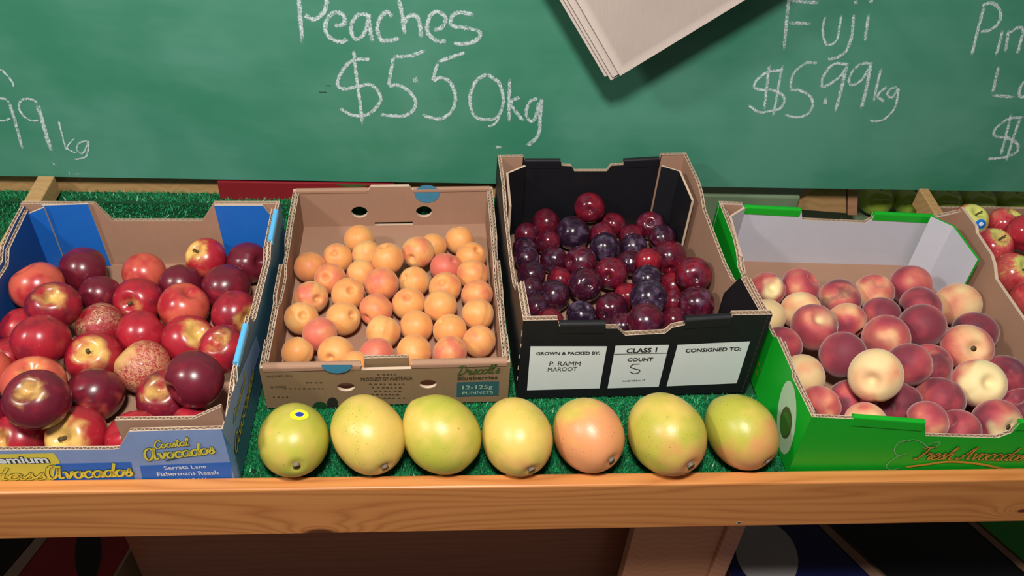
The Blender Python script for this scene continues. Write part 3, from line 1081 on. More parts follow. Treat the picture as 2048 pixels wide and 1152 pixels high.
# blue corner flaps against the back wall
for poly in ([(84, 409), (177, 406), (221, 521), (114, 524)], [(429, 409), (526, 409), (541, 428), (533, 500), (457, 523)]):
    pts = [N.px(2, x, y, .007) for x, y in poly]
    ds = [p[0] for p in pts]
    out = [(d, max(h, .0045)) for d, h in pts]
    for k, (d, h) in enumerate(out):
        if h < .03: out[k] = (d, .0045)
    N.plate('corner_flap', 2, out, [], M_BLUE, M_BLUE, off=.0068, th=.003)
d_, h_ = N.px(2, 90, 409, .0075)
a = N.pt(2, d_, .0102, h_)
b = P2(44, 428, .097)
N.flap('corner_gusset', [(a[0], a[1], h_ - .001), (b[0] + .004, b[1], .097)], M_BLUE, M_BLUE)
for i in (1, 3):
    L = N.line(i)[3]
    fr = lambda seq: steps(L, seq if i == 1 else [(1 - a, b) for a, b in reversed(seq)])
    sd = N.wall('side_wall', i, fr([(0, HN), (.14, .088), (.17, .090), (.19, .108), (.40, .110), (.42, .092), (.45, .086), (.74, .086), (.78, .098), (.88, .104), (1, .108)]), M_TEAL, M_KRAFT if i == 1 else M_BLUESHADE)
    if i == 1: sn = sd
    N.wall('inner_flap', i, fr([(.05, .070), (.20, .092), (.40, .096), (.43, .082), (.74, .080), (.78, .094), (.97, .104)]), M_KRAFT, M_KRAFT if i == 1 else M_BLUESHADE, off=TH + .0006)
L = N.line(1)[3]
N.rim(1, .205 * L, .36 * L, .1085, .1095, M_LTBLUE, th=TH, drop=.006, parent=sn)
N.rim(1, .80 * L, .95 * L, .099, .106, M_LTBLUE, th=TH, drop=.006, parent=sn)
# prints on the front
pt = N.print_text
N.print_poly('blue_band', fn, 0, [(112, 927), (262, 924), (275, 985), (100, 988)], M_BLUE, .0004)
N.print_poly('blue_band', fn, 0, [(280, 931), (462, 924), (466, 985), (290, 988)], M_BLUE, .0004)
N.print_poly('yellow_band', fn, 0, [(-60, 909), (108, 906), (118, 920), (136, 985), (-60, 990)], M_YELLOW, .00035)
script(N, fn, 0, "Coastal", 310, 896, 378, 889, 15, M_YELLOW, .14, M_DKGREEN)
script(N, fn, 0, "@vocados", 292, 920, 430, 905, 22, M_YELLOW, .15, M_DKGREEN)
ribbon(N, fn, 0, [(332, 920), (370, 911), (410, 907)], 3, M_TEALINK, name='printed_line')
pt(fn, 0, "Serrata Lane", 330, 938, 414, 935, M_WHITEINK, 1., 0, .01)
pt(fn, 0, "Fishermans Reach", 316, 951, 438, 947, M_WHITEINK, 1., 0, .01)
pt(fn, 0, "NSW 2441", 346, 963, 415, 961, M_WHITEINK, 1., 0, .01)
pt(fn, 0, "Premium", -35, 926, 99, 924, M_WHITEINK, .8, 0, .03, outline=(M_INK, .06))
script(N, fn, 0, "Hass", -25, 959, 92, 957, 22, M_YELLOW, .14, M_DKGREEN)
script(N, fn, 0, "@vocados", 97, 957, 266, 950, 25, M_YELLOW, .15, M_DKGREEN)
# prints on the side wall
N.print_poly('pale_band', sn, 1, [(444, 862), (462, 790), (512, 672), (520, 700), (490, 800), (466, 905)], M_BLUEPALE, .0004)
script(N, sn, 1, "Coastal", 466, 852, 489, 764, 17, M_YELLOW, .14, M_DKGREEN)
script(N, sn, 1, "@vocados", 470, 910, 506, 750, 26, M_YELLOW, .15, M_DKGREEN)

# ============ green carton with peaches
G = Carton('fruit_carton', 'bright green avocado carton with white lining filled with pink peaches',
           [(.5185, -.1690), (.8670, -.1705), (.8815, .2225), (.5126, .2330)], group='open fruit cartons on the shelf')
G.base(M_KRAFT)
L = G.line(0)[3]
fp = pxprof(G, 0, [(1633, 834), (1704, 838), (1705, 837), (1850, 848), (1851, 872), (1995, 876), (2022, 866), (2040, 846), (2048, 846)], lo=.05)
fp[0] = (0, fp[0][1])
fp.append((L, fp[-1][1]))
fg = G.wall('front_wall', 0, [(d + k * 1e-5, h) for k, (d, h) in enumerate(fp)], M_GREEN, M_KRAFT)
G.rim(0, fp[2][0] + .001, fp[3][0], fp[2][1] + .001, fp[3][1] + .001, M_GREEN, drop=.012, parent=fg)
G.rim(0, fp[7][0], L - .004, fp[8][1], fp[8][1], M_GREEN, drop=.012, parent=fg)
bq = pxprof(G, 2, [(1930, 417), (1865, 430), (1746, 424), (1740, 434), (1728, 441), (1602, 435), (1601, 417), (1487, 411), (1484, 404), (1437, 402)])
L2 = G.line(2)[3]
bq[0], bq[-1] = (0, bq[0][1]), (L2, bq[-1][1])
bg = G.wall('back_wall', 2, [(d + k * 1e-5, h) for k, (d, h) in enumerate(bq)], M_GREEN, M_WHITE, th=.006)
G.rim(2, bq[1][0] + .002, bq[2][0], bq[1][1], bq[2][1], M_GREEN, th=.006, drop=.010, parent=bg)
G.rim(2, bq[6][0] + .001, bq[7][0], bq[6][1], bq[7][1], M_GREEN, th=.006, drop=.010, parent=bg)
# white corner gussets
pts = [(1960, 519, .098), (1910, 452, .105), (1864, 431, .105)]
G.flap('corner_gusset', [(*P2(x, y, h), h) for x, y, h in pts], M_WHITE, M_KRAFT, m_rim=M_GREEN)
pts = [(1490, 412, .104), (1458, 432, .104), (1480, 512, .095)]
G.flap('corner_gusset', [(*P2(x, y, h), h) for x, y, h in pts], M_WHITE, M_KRAFT)
G.corner_panel(2, .004, bq[1][0] - .001, bq[0][1] - .001, bq[1][1] - .001, .0062, M_KRAFT)
G.corner_panel(2, bq[8][0] + .001, L2 - .004, bq[8][1] - .001, bq[9][1] - .001, .0062, M_KRAFT)
L = G.line(3)[3]
fr = lambda seq: steps(L, [(1 - a, b) for a, b in reversed(seq)])
HG = fp[0][1]
sg = G.wall('side_wall', 3, fr([(0, HG), (.16, .098), (.165, .103), (.31, .103), (.33, .096), (.42, .094), (.44, .085), (.70, .085), (.74, .096), (.80, .104), (1, .109)]), M_GREEN, M_KRAFT)
G.wall('inner_flap', 3, fr([(.03, HG - .006), (.16, .094), (.30, .100), (.33, .085), (.68, .080), (.72, .090), (.96, .104)]), M_KRAFT, M_KRAFT, off=TH + .0006)
L = G.line(1)[3]
G.wall('side_wall', 1, steps(L, [(0, HG), (.18, .094), (.22, .086), (.40, .084), (.66, .086), (.70, .098), (.74, .104), (.86, .106), (.88, .112), (1, .112)]), M_GREEN, M_KRAFT, flute=False)
# avocado print on the side
G.print_poly('avocado_print', sg, 3, ell(1574, 835, 19, 74, 28, rot=.06), M_PALEGREEN, .0005)
G.print_poly('avocado_print', sg, 3, ell(1573, 845, 12, 32, 24, rot=.04), M_OLIVE, .0009)
G.print_poly('avocado_print', sg, 3, ell(1572, 848, 10, 24, 24, rot=.04), plain('avocado_flesh_green', (.05, .16, .02), .5, .2), .0012)
pt = G.print_text
script(G, fg, 0, "Fresh", 1824, 917, 1900, 918, 23, M_GOLD, .10, M_INK)
script(G, fg, 0, "Avocados", 1912, 918, 2040, 920, 23, M_GOLD, .10, M_INK)
M_FLOUR = plain('pale_flourish', (.18, .42, .16), .5, .1)
ribbon(G, fg, 0, [(1812, 933), (1850, 928), (1900, 922), (1960, 927), (2010, 937), (2040, 936)], 6, M_GOLD, name='printed_flourish')
for pp in ([(1820, 880), (1800, 882), (1788, 897), (1795, 910), (1815, 905)], [(1815, 905), (1790, 915), (1772, 930), (1780, 938), (1800, 935)],
           [(1800, 884), (1825, 878), (1845, 885), (1860, 895), (1876, 890), (1878, 883), (1862, 886), (1845, 895)]):
    ribbon(G, fg, 0, pp, 2.2, M_FLOUR, name='printed_flourish')
for y0 in (720, 735):
    ribbon(G, sg, 3, [(1518 + (y0 - 720) * -.3, y0 + 5), (1522 + (y0 - 720) * -.3, y0 + 20)], 2.5, M_GOLD, name='printed_mark')

for yy, x0, x1 in ((748, 754, 790), (764, 612, 642), (776, 568, 648), (793, 546, 575), (767, 738, 812), (774, 744, 800), (781, 748, 796), (788, 744, 800), (795, 750, 812), (806, 918, 950)):
    k = x0
    while k < x1:                                   # worn, unreadable fine print
        ribbon(A, fa, 0, [(k, yy), (k + rc.uniform(3, 6), yy - .2)], 2.2, M_INKBR, name='worn_fine_print')
        k += rc.uniform(7, 11)

# ------------------------------------------------------------------ fruit
def fruit_mesh(name, seed, obl=.92, cav=.22, cw=.33, bot=.06, groove=.05, gw=.16, point=0., lump=.03, mats=(), nu=40, nv=26, elong=1., bulge=0.):
    """unit fruit, stem end at +z, seam along +x"""
    rg = random.Random(seed)
    ph = [rg.uniform(0, 6.28) for _ in range(6)]
    V, Fc = [], []
    # finer rings around the stem hollow
    th = [math.pi * ((k / nv) ** 1.25) for k in range(nv + 1)]
    for k, t in enumerate(th):
        n = 1 if k in (0, nv) else nu
        for j in range(n):
            p = 2 * math.pi * j / nu
            x, y, z = math.sin(t) * math.cos(p), math.sin(t) * math.sin(p), math.cos(t)
            r = 1 + lump * (math.sin(2 * p + ph[0]) * math.sin(t) + .7 * math.sin(3 * t + ph[1]) * math.cos(p + ph[2]) * math.sin(t))
            dp = math.atan2(math.sin(p), math.cos(p))
            r -= groove * math.exp(-(dp / gw) ** 2) * min(1., math.sin(t) * 2.4) * (1.25 if t < 1.3 else .9)
            r += bulge * math.exp(-((dp - 2.2) / .6) ** 2) * math.exp(-((t - 1.9) / .5) ** 2)
            zz = z * obl * elong
            zz -= cav * math.exp(-(t / cw) ** 2)
            zz -= point * math.exp(-((math.pi - t) / .28) ** 2) - bot * math.exp(-((math.pi - t) / .3) ** 2)
            taper = 1 - (.05 * (1 - z) * .5 if elong > 1 else .05 * (1 - z) * .5)
            V.append((x * r * taper, y * r * taper, zz * (1 + lump * .3 * math.sin(p + ph[3]))))
    rows, b = [], 0
    for k in range(nv + 1):
        n = 1 if k in (0, nv) else nu
        rows.append(list(range(b, b + n)))
        b += n
    for k in range(nv):
        a, c = rows[k], rows[k + 1]
        for j in range(nu):
            j2 = (j + 1) % nu
            if len(a) == 1:
                Fc.append((a[0], c[j], c[j2]))
            elif len(c) == 1:
                Fc.append((a[j], c[0], a[j2]))
            else:
                Fc.append((a[j], c[j], c[j2], a[j2]))
    me = bpy.data.meshes.new(name)
    me.from_pydata(V, [], Fc)
    for m in mats:
        me.materials.append(m)
    me.polygons.foreach_set('use_smooth', [True] * len(Fc))
    me.update()
    return me


def stem_mesh(name, mat, depth, length=.32, r=.07, bend=.1):
    V, Fc = [], []
    n, rings = 8, 5
    for k in range(rings):
        t = k / (rings - 1)
        rr = r * (1.1 - .35 * t + (.35 * max(0, t - .75) * 4 if t > .74 else 0))
        for j in range(n):
            a = 2 * math.pi * j / n
            V.append((rr * math.cos(a) + bend * t * t, rr * math.sin(a), depth + length * t))
    for k in range(rings - 1):
        for j in range(n):
            Fc.append((k * n + j, k * n + (j + 1) % n, (k + 1) * n + (j + 1) % n, (k + 1) * n + j))
    Fc.append(tuple(range((rings - 1) * n, rings * n)))
    me = bpy.data.meshes.new(name)
    me.from_pydata(V, [], Fc)
    me.materials.append(mat)
    me.polygons.foreach_set('use_smooth', [True] * len(Fc))
    me.update()
    return me


def fruit_nodes(name):
    """material start: object coordinates shifted per fruit, plus the fruit's own three colour dials"""
    t = NT(name)
    c = t.coord()
    oi = t.n('ShaderNodeObjectInfo')
    sh = t.n('ShaderNodeVectorMath', operation='SCALE')
    t.t.links.new(t.n('ShaderNodeCombineXYZ', {0: oi.outputs['Random'], 1: t.math('MULTIPLY', oi.outputs['Random'], 7.3), 2: t.math('MULTIPLY', oi.outputs['Random'], 3.1)}).outputs[0], sh.inputs[0])
    sh.inputs['Scale'].default_value = 37.
    cs = t.vadd(c, sh.outputs[0])
    k = t.n('ShaderNodeSeparateColor', {0: oi.outputs['Color']})
    return t, c, cs, k.outputs[0], k.outputs[1], k.outputs[2]


def nectarine_mat(russet=False):
    t, c, cs, dark, yel, ora = fruit_nodes('russeted_nectarine_skin' if russet else 'nectarine_skin')
    cn = t.n('ShaderNodeVectorMath', {0: c}, operation='NORMALIZE').outputs[0]
    z = t.sep(cn)[2]
    n1 = t.noise(cs, 1.6, 3)
    n2 = t.noise(cs, 4.5, 4, .6)
    nn = t.math('ADD', t.math('MULTIPLY', n1, .75), t.math('MULTIPLY', n2, .25))
    d = t.step(t.math('ADD', nn, t.math('MULTIPLY_ADD', dark, .8, -.4)), .30, .72)
    col = t.mix(d, (.38, .015, .028, 1), (.125, .009, .022, 1))
    o_ = t.step(t.math('ADD', t.noise(t.vadd(cs, (3.3, 1, 5)), 1.2, 2), t.math('MULTIPLY_ADD', ora, .9, -.45)), .50, .78)
    col = t.mix(o_, col, (.56, .095, .060, 1))
    seam = t.math('MULTIPLY', t.step(t.math('ABSOLUTE', t.sep(c)[1]), .42, .0), t.step(t.sep(c)[0], -.1, .4))
    ys = t.math('ADD', t.math('ADD', z, t.math('MULTIPLY', seam, .16)), t.math('MULTIPLY_ADD', n1, .9, -.45))
    ym = t.step(t.math('ADD', ys, t.math('MULTIPLY', yel, .75)), .98, 1.42)
    col = t.mix(t.math('MULTIPLY', ym, t.step(yel, .02, .25)), col, (.74, .47, .13, 1))
    vo = t.n('ShaderNodeTexVoronoi', {'Vector': cs, 'Scale': 17.})
    sp = t.math('MULTIPLY', t.math('LESS_THAN', vo.outputs['Distance'], .05), .5)
    col = t.mix(sp, col, (.62, .22, .14, 1))
    rough = .29
    if russet:
        wv = t.noise(t.mapping(cs, (1, 1, .55)), 13, 4, .7, 1.2)
        rm = t.math('MULTIPLY', t.step(wv, .44, .56), t.step(t.math('ADD', n1, t.math('MULTIPLY', yel, .4)), .42, .62))
        col = t.mix(t.math('MULTIPLY', rm, .8), col, (.62, .33, .17, 1))
        rough = .42
        t.bump(wv, .25, .02)
    t.bs(Base_Color=col, Roughness=rough, Specular_IOR_Level=.5, Coat_Weight=.12, Coat_Roughness=.12, Subsurface_Weight=.0)
    return t.m


def peach_mat():
    t, c, cs, blush, yel, pur = fruit_nodes('peach_skin')
    cn = t.n('ShaderNodeVectorMath', {0: c}, operation='NORMALIZE').outputs[0]
    z = t.sep(cn)[2]
    n1 = t.noise(cs, .85, 1)
    n2 = t.noise(cs, 5, 4, .6)
    s = t.math('ADD', t.math('MULTIPLY', n1, 1.25), t.math('MULTIPLY', n2, .12))
    s = t.math('ADD', s, t.math('MULTIPLY_ADD', blush, 1.1, -.72))
    col = t.ramp(s, [(.12, (.76, .55, .28)), (.34, (.74, .36, .19)), (.52, (.55, .13, .105)), (.72, (.40, .055, .075)), (.95, (.20, .03, .05))])
    pm = t.math('MULTIPLY', t.step(t.noise(t.vadd(cs, (5, 2, 1)), 1.3, 3), .42, .66), pur)
    col = t.mix(pm, col, (.095, .028, .045, 1))
    ys = t.math('ADD', z, t.math('MULTIPLY_ADD', n1, 1.0, -.5))
    ym = t.math('MULTIPLY', t.step(t.math('ADD', ys, t.math('MULTIPLY', yel, .8)), .95, 1.4), t.step(yel, .02, .2))
    col = t.mix(ym, col, (.82, .66, .34, 1))
    t.bs(Base_Color=col, Roughness=.62, Specular_IOR_Level=.25, Sheen_Weight=.42, Sheen_Roughness=.45, Sheen_Tint=(1, .82, .80, 1))
    t.bump(t.noise(c, 60, 2), .06, .02)
    return t.m


def apricot_mat():
    t, c, cs, blush, pale, _ = fruit_nodes('apricot_skin')
    n1 = t.noise(cs, 1.1, 2)
    n2 = t.noise(cs, 5, 4)
    s = t.math('ADD', t.math('MULTIPLY', n1, .9), t.math('MULTIPLY', n2, .12))
    col = t.mix(t.step(t.math('ADD', s, t.math('MULTIPLY', blush, .7)), .62, 1.15), (.75, .305, .092, 1), (.62, .14, .095, 1))
    col = t.mix(t.math('MULTIPLY', t.step(t.math('SUBTRACT', 1.05, s), .42, .75), pale), col, (.70, .42, .15, 1))
    vo = t.n('ShaderNodeTexVoronoi', {'Vector': cs, 'Scale': 5.})
    col = t.mix(t.math('MULTIPLY', t.math('LESS_THAN', vo.outputs['Distance'], .045), .7), col, (.20, .07, .02, 1))
    t.bs(Base_Color=col, Roughness=.45, Specular_IOR_Level=.32, Sheen_Weight=.25, Sheen_Roughness=.5, Sheen_Tint=(1, .85, .7, 1))
    t.bump(t.noise(c, 45, 2), .04, .02)
    return t.m


def plum_mat():
    t, c, cs, dark, bloom, _ = fruit_nodes('plum_skin')
    n1 = t.noise(cs, 1.2, 3)
    n2 = t.noise(cs, 4, 4, .6)
    s = t.math('ADD', t.math('ADD', t.math('MULTIPLY', n1, .8), t.math('MULTIPLY', n2, .2)), t.math('MULTIPLY_ADD', dark, .8, -.4))
    col = t.ramp(s, [(.18, (.25, .009, .018)), (.38, (.12, .006, .018)), (.58, (.045, .005, .016)), (.80, (.020, .008, .022))])
    bm_ = t.math('MULTIPLY', t.step(t.noise(t.vadd(cs, (4, 9, 2)), 1.9, 4, .6), .46, .70), t.math('MULTIPLY', bloom, .55))
    col = t.mix(bm_, col, (.20, .13, .23, 1))
    vo = t.n('ShaderNodeTexVoronoi', {'Vector': cs, 'Scale': 14.})
    col = t.mix(t.math('MULTIPLY', t.math('LESS_THAN', vo.outputs['Distance'], .05), .5), col, (.55, .25, .22, 1))
    t.bs(Base_Color=col, Roughness=t.math('MULTIPLY_ADD', bm_, .5, .17), Specular_IOR_Level=.5, Coat_Weight=.15, Coat_Roughness=.08)
    return t.m


def mango_mat():
    t, c, cs, blush, green, _ = fruit_nodes('mango_skin')
    n1 = t.noise(cs, .9, 2)
    n2 = t.noise(cs, 3.5, 4)
    xyz = t.sep(c)
    s = t.math('ADD', t.math('MULTIPLY', n1, .8), t.math('MULTIPLY', n2, .2))
    col = t.mix(t.step(t.math('ADD', s, t.math('MULTIPLY_ADD', green, .8, -.4)), .38, .78), (.70, .48, .12, 1), (.41, .40, .050, 1))
    bl = t.step(t.math('ADD', t.math('ADD', t.math('MULTIPLY', xyz[2], .32), t.noise(t.vadd(cs, (2, 7, 1)), 1., 2)), t.math('MULTIPLY_ADD', blush, .9, -.55)), .48, .92)
    col = t.mix(t.math('MULTIPLY', bl, .9), col, (.70, .26, .12, 1))
    vo = t.n('ShaderNodeTexVoronoi', {'Vector': cs, 'Scale': 12., 'Randomness': 1.})
    sp = t.math('MULTIPLY', t.math('LESS_THAN', vo.outputs['Distance'], t.math('MULTIPLY', t.step(n1, .3, .75), .17)), .7)
    col = t.mix(sp, col, (.10, .06, .015, 1))
    vo2 = t.n('ShaderNodeTexVoronoi', {'Vector': cs, 'Scale': 2.1})
    bs_ = t.math('LESS_THAN', t.math('ADD', vo2.outputs['Distance'], t.math('MULTIPLY', n2, .06)), .085)
    col = t.mix(t.math('MULTIPLY', bs_, .55), col, (.28, .17, .05, 1))
    t.bs(Base_Color=col, Roughness=.36, Specular_IOR_Level=.5)
    t.bump(t.noise(c, 28, 3), .05, .03)
    return t.m


def apple_mat(green=False):
    t, c, cs, blush, _, _ = fruit_nodes('green_apple_skin' if green else 'pink_apple_skin')
    cn = t.n('ShaderNodeVectorMath', {0: c}, operation='NORMALIZE').outputs[0]
    z = t.sep(cn)[2]
    st = t.noise(t.mapping(cs, (5, 5, .7)), 2.2, 3)
    n1 = t.noise(cs, 1.1, 2)
    yc = (.36, .46, .06, 1) if green else (.60, .60, .16, 1)
    if green:
        col = t.mix(st, yc, (.26, .40, .04, 1))
    else:
        s = t.math('ADD', t.math('ADD', t.math('MULTIPLY', n1, .7), t.math('MULTIPLY', st, .4)), t.math('MULTIPLY_ADD', blush, .7, -.35))
        s = t.math('SUBTRACT', s, t.math('MULTIPLY', t.step(z, .55, .95), .35))
        col = t.mix(t.step(s, .30, .60), yc, (.60, .085, .085, 1))
        col = t.mix(t.step(s, .58, .85), col, (.40, .022, .04, 1))
    vo = t.n('ShaderNodeTexVoronoi', {'Vector': cs, 'Scale': 13.})
    col = t.mix(t.math('MULTIPLY', t.math('LESS_THAN', vo.outputs['Distance'], .05), .45), col, (.80, .65, .45, 1))
    t.bs(Base_Color=col, Roughness=.16, Specular_IOR_Level=.5, Coat_Weight=.3, Coat_Roughness=.06)
    return t.m


M_STEM = plain('dry_stem', (.10, .065, .025), .8, .3, 30)
M_STEMG = plain('green_brown_stem', (.16, .13, .04), .8, .3, 30)
M_SCAR = plain('grey_stem_scar', (.20, .15, .11), .85, .35, 12)
MESH = {
    'nectarine': [fruit_mesh('nectarine', k, .93, .34, .30, .05, .045, .15, .02, .025, (nectarine_mat(),)) for k in range(5)],
    'russet': [fruit_mesh('nectarine', 20 + k, .95, .14, .3, .05, .03, .2, .05, .03, (nectarine_mat(True),)) for k in range(2)],
    'peach': [fruit_mesh('peach', 40 + k, .92, .36, .29, .06, .06, .15, .03, .03, (peach_mat(),)) for k in range(5)],
    'apricot': [fruit_mesh('apricot', 60 + k, .96, .32, .20, .04, .065, .12, .0, .025, (apricot_mat(),)) for k in range(5)],
    'plum': [fruit_mesh('plum', 80 + k, .98, .24, .22, .02, .04, .12, .02, .02, (plum_mat(),)) for k in range(4)],
    'mango': [fruit_mesh('mango', 100 + k, 1., .10, .20, -.02, .02, .3, .04, .03, (mango_mat(),), nu=56, nv=40, elong=1.16, bulge=.09) for k in range(7)],
    'apple': [fruit_mesh('apple', 120 + k, .90, .42, .32, .14, .0, .2, .0, .03, (apple_mat(),)) for k in range(4)],
    'green_apple': [fruit_mesh('apple', 140 + k, .90, .42, .32, .14, .0, .2, .0, .03, (apple_mat(True),)) for k in range(2)],
}
STEM = {'nectarine': stem_mesh('stem', M_STEM, .57, .26, .075, .05), 'apple': stem_mesh('stem', M_STEM, .46, .46, .05, .12),
        'peach': stem_mesh('stem_scar', M_STEM, .55, .07, .11, 0), 'mango': stem_mesh('stem_scar', M_SCAR, 1.04, .10, .10, .01),
        'plum': stem_mesh('stem', M_STEMG, .72, .20, .03, .04)}
rf = random.Random(11)
MC = np.array([CR, CU, -CF])               # camera axes (right, up, towards viewer), shelf coordinates


def orient(stem, seam):
    """stem, seam: (x right, y down, front?) as seen in the photo, in fruit radii -> rotation (shelf frame)"""
    def d3(q):
        x, y = q[0], -q[1]
        z2 = 1 - x * x - y * y
        zz = math.sqrt(max(0, z2)) * (1 if len(q) < 3 else q[2])
        v_ = x * MC[0] + y * MC[1] + zz * MC[2]
        return v_ / np.linalg.norm(v_)
    z = d3(stem)
    g = d3(seam)
    x = g - z * (g @ z)
    x /= np.linalg.norm(x)
    y = np.cross(z, x)
    return np.array([x, y, z]).T


def put_fruit(name, mesh, p, r, R3, color, label, cat, group, stem=None, scl=(1, 1, 1)):
    o = bpy.data.objects.new(name, mesh)
    COL.objects.link(o)
    w3 = np.array([list(Sd(R3[:, k])) for k in range(3)]).T
    m = Matrix(w3.tolist()).to_4x4()
    m.translation = S(*p)
    o.matrix_world = m
    o.scale = (r * scl[0], r * scl[1], r * scl[2])
    o.color = (*color, 1)
    tag(o, label, cat, group)
    if stem is not None:
        c = bpy.data.objects.new(stem.name, stem)
        COL.objects.link(c)
        c.parent = o
    return o


def rnd_dir(up_bias=0.):
    while True:
        x, y = rf.uniform(-1, 1), rf.uniform(-1, 1)
        if .5 < x * x + y * y < .98:
            return (x, y, -1 if rf.random() < .6 else 1)

PACK = {
 'apricot': [
  (-0.011,0.240,0.027,0.0229), (0.137,0.242,0.026,0.0224), (-0.038,0.197,0.026,0.0223), (0.003,0.200,0.032,0.0209), (0.035,0.174,0.044,0.0233),
  (0.077,0.193,0.041,0.0240), (0.098,0.227,0.025,0.0207), (0.153,0.201,0.027,0.0230), (0.116,0.175,0.027,0.0226), (-0.075,0.175,0.027,0.0226),
  (-0.043,0.146,0.030,0.0222), (-0.002,0.160,0.026,0.0218), (0.155,0.157,0.030,0.0227), (0.029,0.130,0.034,0.0241), (0.073,0.145,0.026,0.0224),
  (0.116,0.131,0.027,0.0233), (-0.065,0.108,0.028,0.0237), (-0.015,0.112,0.031,0.0235), (0.160,0.114,0.030,0.0221), (0.067,0.098,0.027,0.0231),
  (0.110,0.087,0.033,0.0226), (0.024,0.085,0.027,0.0228), (-0.071,0.064,0.031,0.0226), (-0.018,0.067,0.028,0.0234), (0.160,0.070,0.033,0.0227),
  (-0.043,0.030,0.035,0.0227), (0.036,0.042,0.027,0.0231), (0.079,0.054,0.026,0.0224), (0.123,0.046,0.027,0.0227), (-0.066,-0.005,0.037,0.0205),
  (-0.018,-0.007,0.037,0.0231), (0.031,-0.001,0.029,0.0224), (0.077,0.006,0.027,0.0232), (0.123,0.002,0.030,0.0223), (0.161,0.027,0.026,0.0218),
  (0.009,-0.035,0.045,0.0189),
 ],
 'plum': [
  (0.336,0.288,0.057,0.0238), (0.271,0.286,0.028,0.0224), (0.309,0.256,0.031,0.0268), (0.376,0.288,0.024,0.0203), (0.355,0.254,0.029,0.0210),
  (0.434,0.284,0.027,0.0227), (0.239,0.262,0.023,0.0191), (0.269,0.237,0.028,0.0195), (0.351,0.212,0.038,0.0233), (0.401,0.259,0.024,0.0200),
  (0.396,0.220,0.033,0.0213), (0.445,0.244,0.033,0.0205), (0.442,0.186,0.041,0.0268), (0.234,0.226,0.024,0.0187), (0.234,0.191,0.033,0.0189),
  (0.275,0.198,0.025,0.0210), (0.311,0.178,0.038,0.0238), (0.385,0.183,0.033,0.0190), (0.353,0.155,0.036,0.0243), (0.404,0.160,0.056,0.0192),
  (0.461,0.126,0.060,0.0254), (0.238,0.153,0.035,0.0205), (0.280,0.155,0.023,0.0193), (0.311,0.129,0.037,0.0249), (0.395,0.118,0.056,0.0214),
  (0.442,0.143,0.024,0.0201), (0.232,0.106,0.048,0.0184), (0.266,0.115,0.028,0.0237), (0.387,0.073,0.062,0.0257), (0.457,0.079,0.047,0.0248),
  (0.345,0.088,0.028,0.0237), (0.301,0.077,0.025,0.0214), (0.375,0.026,0.063,0.0249), (0.422,0.055,0.038,0.0195), (0.252,0.037,0.049,0.0202),
  (0.237,0.071,0.046,0.0180), (0.372,0.119,0.024,0.0197), (0.433,0.106,0.024,0.0196), (0.353,0.047,0.033,0.0193),
 ],
 'peach': [
  (0.573,0.125,0.033,0.0256), (0.624,0.132,0.032,0.0280), (0.672,0.102,0.035,0.0307), (0.730,0.120,0.032,0.0280), (0.789,0.132,0.036,0.0316),
  (0.558,0.070,0.031,0.0261), (0.608,0.081,0.032,0.0278), (0.604,0.028,0.050,0.0319), (0.659,0.049,0.041,0.0271), (0.718,0.067,0.034,0.0291),
  (0.775,0.076,0.044,0.0300), (0.840,0.092,0.035,0.0312), (0.749,0.025,0.056,0.0310), (0.836,0.033,0.035,0.0311), (0.693,0.006,0.051,0.0319),
  (0.620,-0.029,0.056,0.0305), (0.554,0.005,0.039,0.0275), (0.742,-0.029,0.036,0.0302), (0.797,-0.010,0.051,0.0319), (0.623,-0.097,0.092,0.0319),
  (0.696,-0.051,0.061,0.0282), (0.785,-0.069,0.046,0.0319), (0.837,-0.048,0.034,0.0296), (0.571,-0.044,0.035,0.0273), (0.567,-0.104,0.047,0.0247),
  (0.616,-0.090,0.034,0.0299), (0.673,-0.094,0.034,0.0301), (0.730,-0.086,0.035,0.0307), (0.780,-0.128,0.040,0.0296), (0.831,-0.105,0.034,0.0302),
  (0.682,-0.139,0.057,0.0252), (0.727,-0.138,0.038,0.0268), (0.608,-0.138,0.055,0.0252),
 ],
 'nectarine': [
  (-0.373,0.152,0.037,0.0332), (-0.407,0.096,0.056,0.0332), (-0.368,0.049,0.064,0.0320), (-0.338,0.107,0.033,0.0271), (-0.294,0.152,0.033,0.0294),
  (-0.216,0.177,0.039,0.0293), (-0.159,0.175,0.034,0.0301), (-0.241,0.130,0.032,0.0284), (-0.177,0.118,0.037,0.0329), (-0.284,0.092,0.036,0.0318),
  (-0.222,0.075,0.040,0.0331), (-0.154,0.062,0.040,0.0314), (-0.319,0.045,0.034,0.0297), (-0.263,0.029,0.036,0.0319), (-0.202,0.016,0.037,0.0332),
  (-0.152,-0.012,0.050,0.0302), (-0.413,0.040,0.035,0.0262), (-0.361,-0.012,0.065,0.0325), (-0.306,-0.014,0.037,0.0332), (-0.245,-0.029,0.037,0.0330),
  (-0.162,-0.091,0.082,0.0332), (-0.413,-0.009,0.030,0.0260), (-0.341,-0.085,0.068,0.0332), (-0.311,-0.133,0.096,0.0332), (-0.288,-0.074,0.037,0.0332),
  (-0.207,-0.079,0.037,0.0332), (-0.347,-0.136,0.035,0.0307), (-0.287,-0.134,0.037,0.0332), (-0.226,-0.136,0.035,0.0310), (-0.167,-0.118,0.034,0.0254),
  (-0.408,-0.055,0.052,0.0289), (-0.398,-0.108,0.035,0.0308),
 ],
 'apple': [
  (0.945,0.275,0.051,0.0269), (1.005,0.274,0.046,0.0278), (0.946,0.207,0.052,0.0289), (1.000,0.221,0.066,0.0306), (0.949,0.149,0.045,0.0316),
  (0.944,0.088,0.048,0.0311), (1.008,0.166,0.045,0.0314), (1.049,0.274,0.078,0.0275), (0.975,0.276,0.093,0.0260),
 ],
}

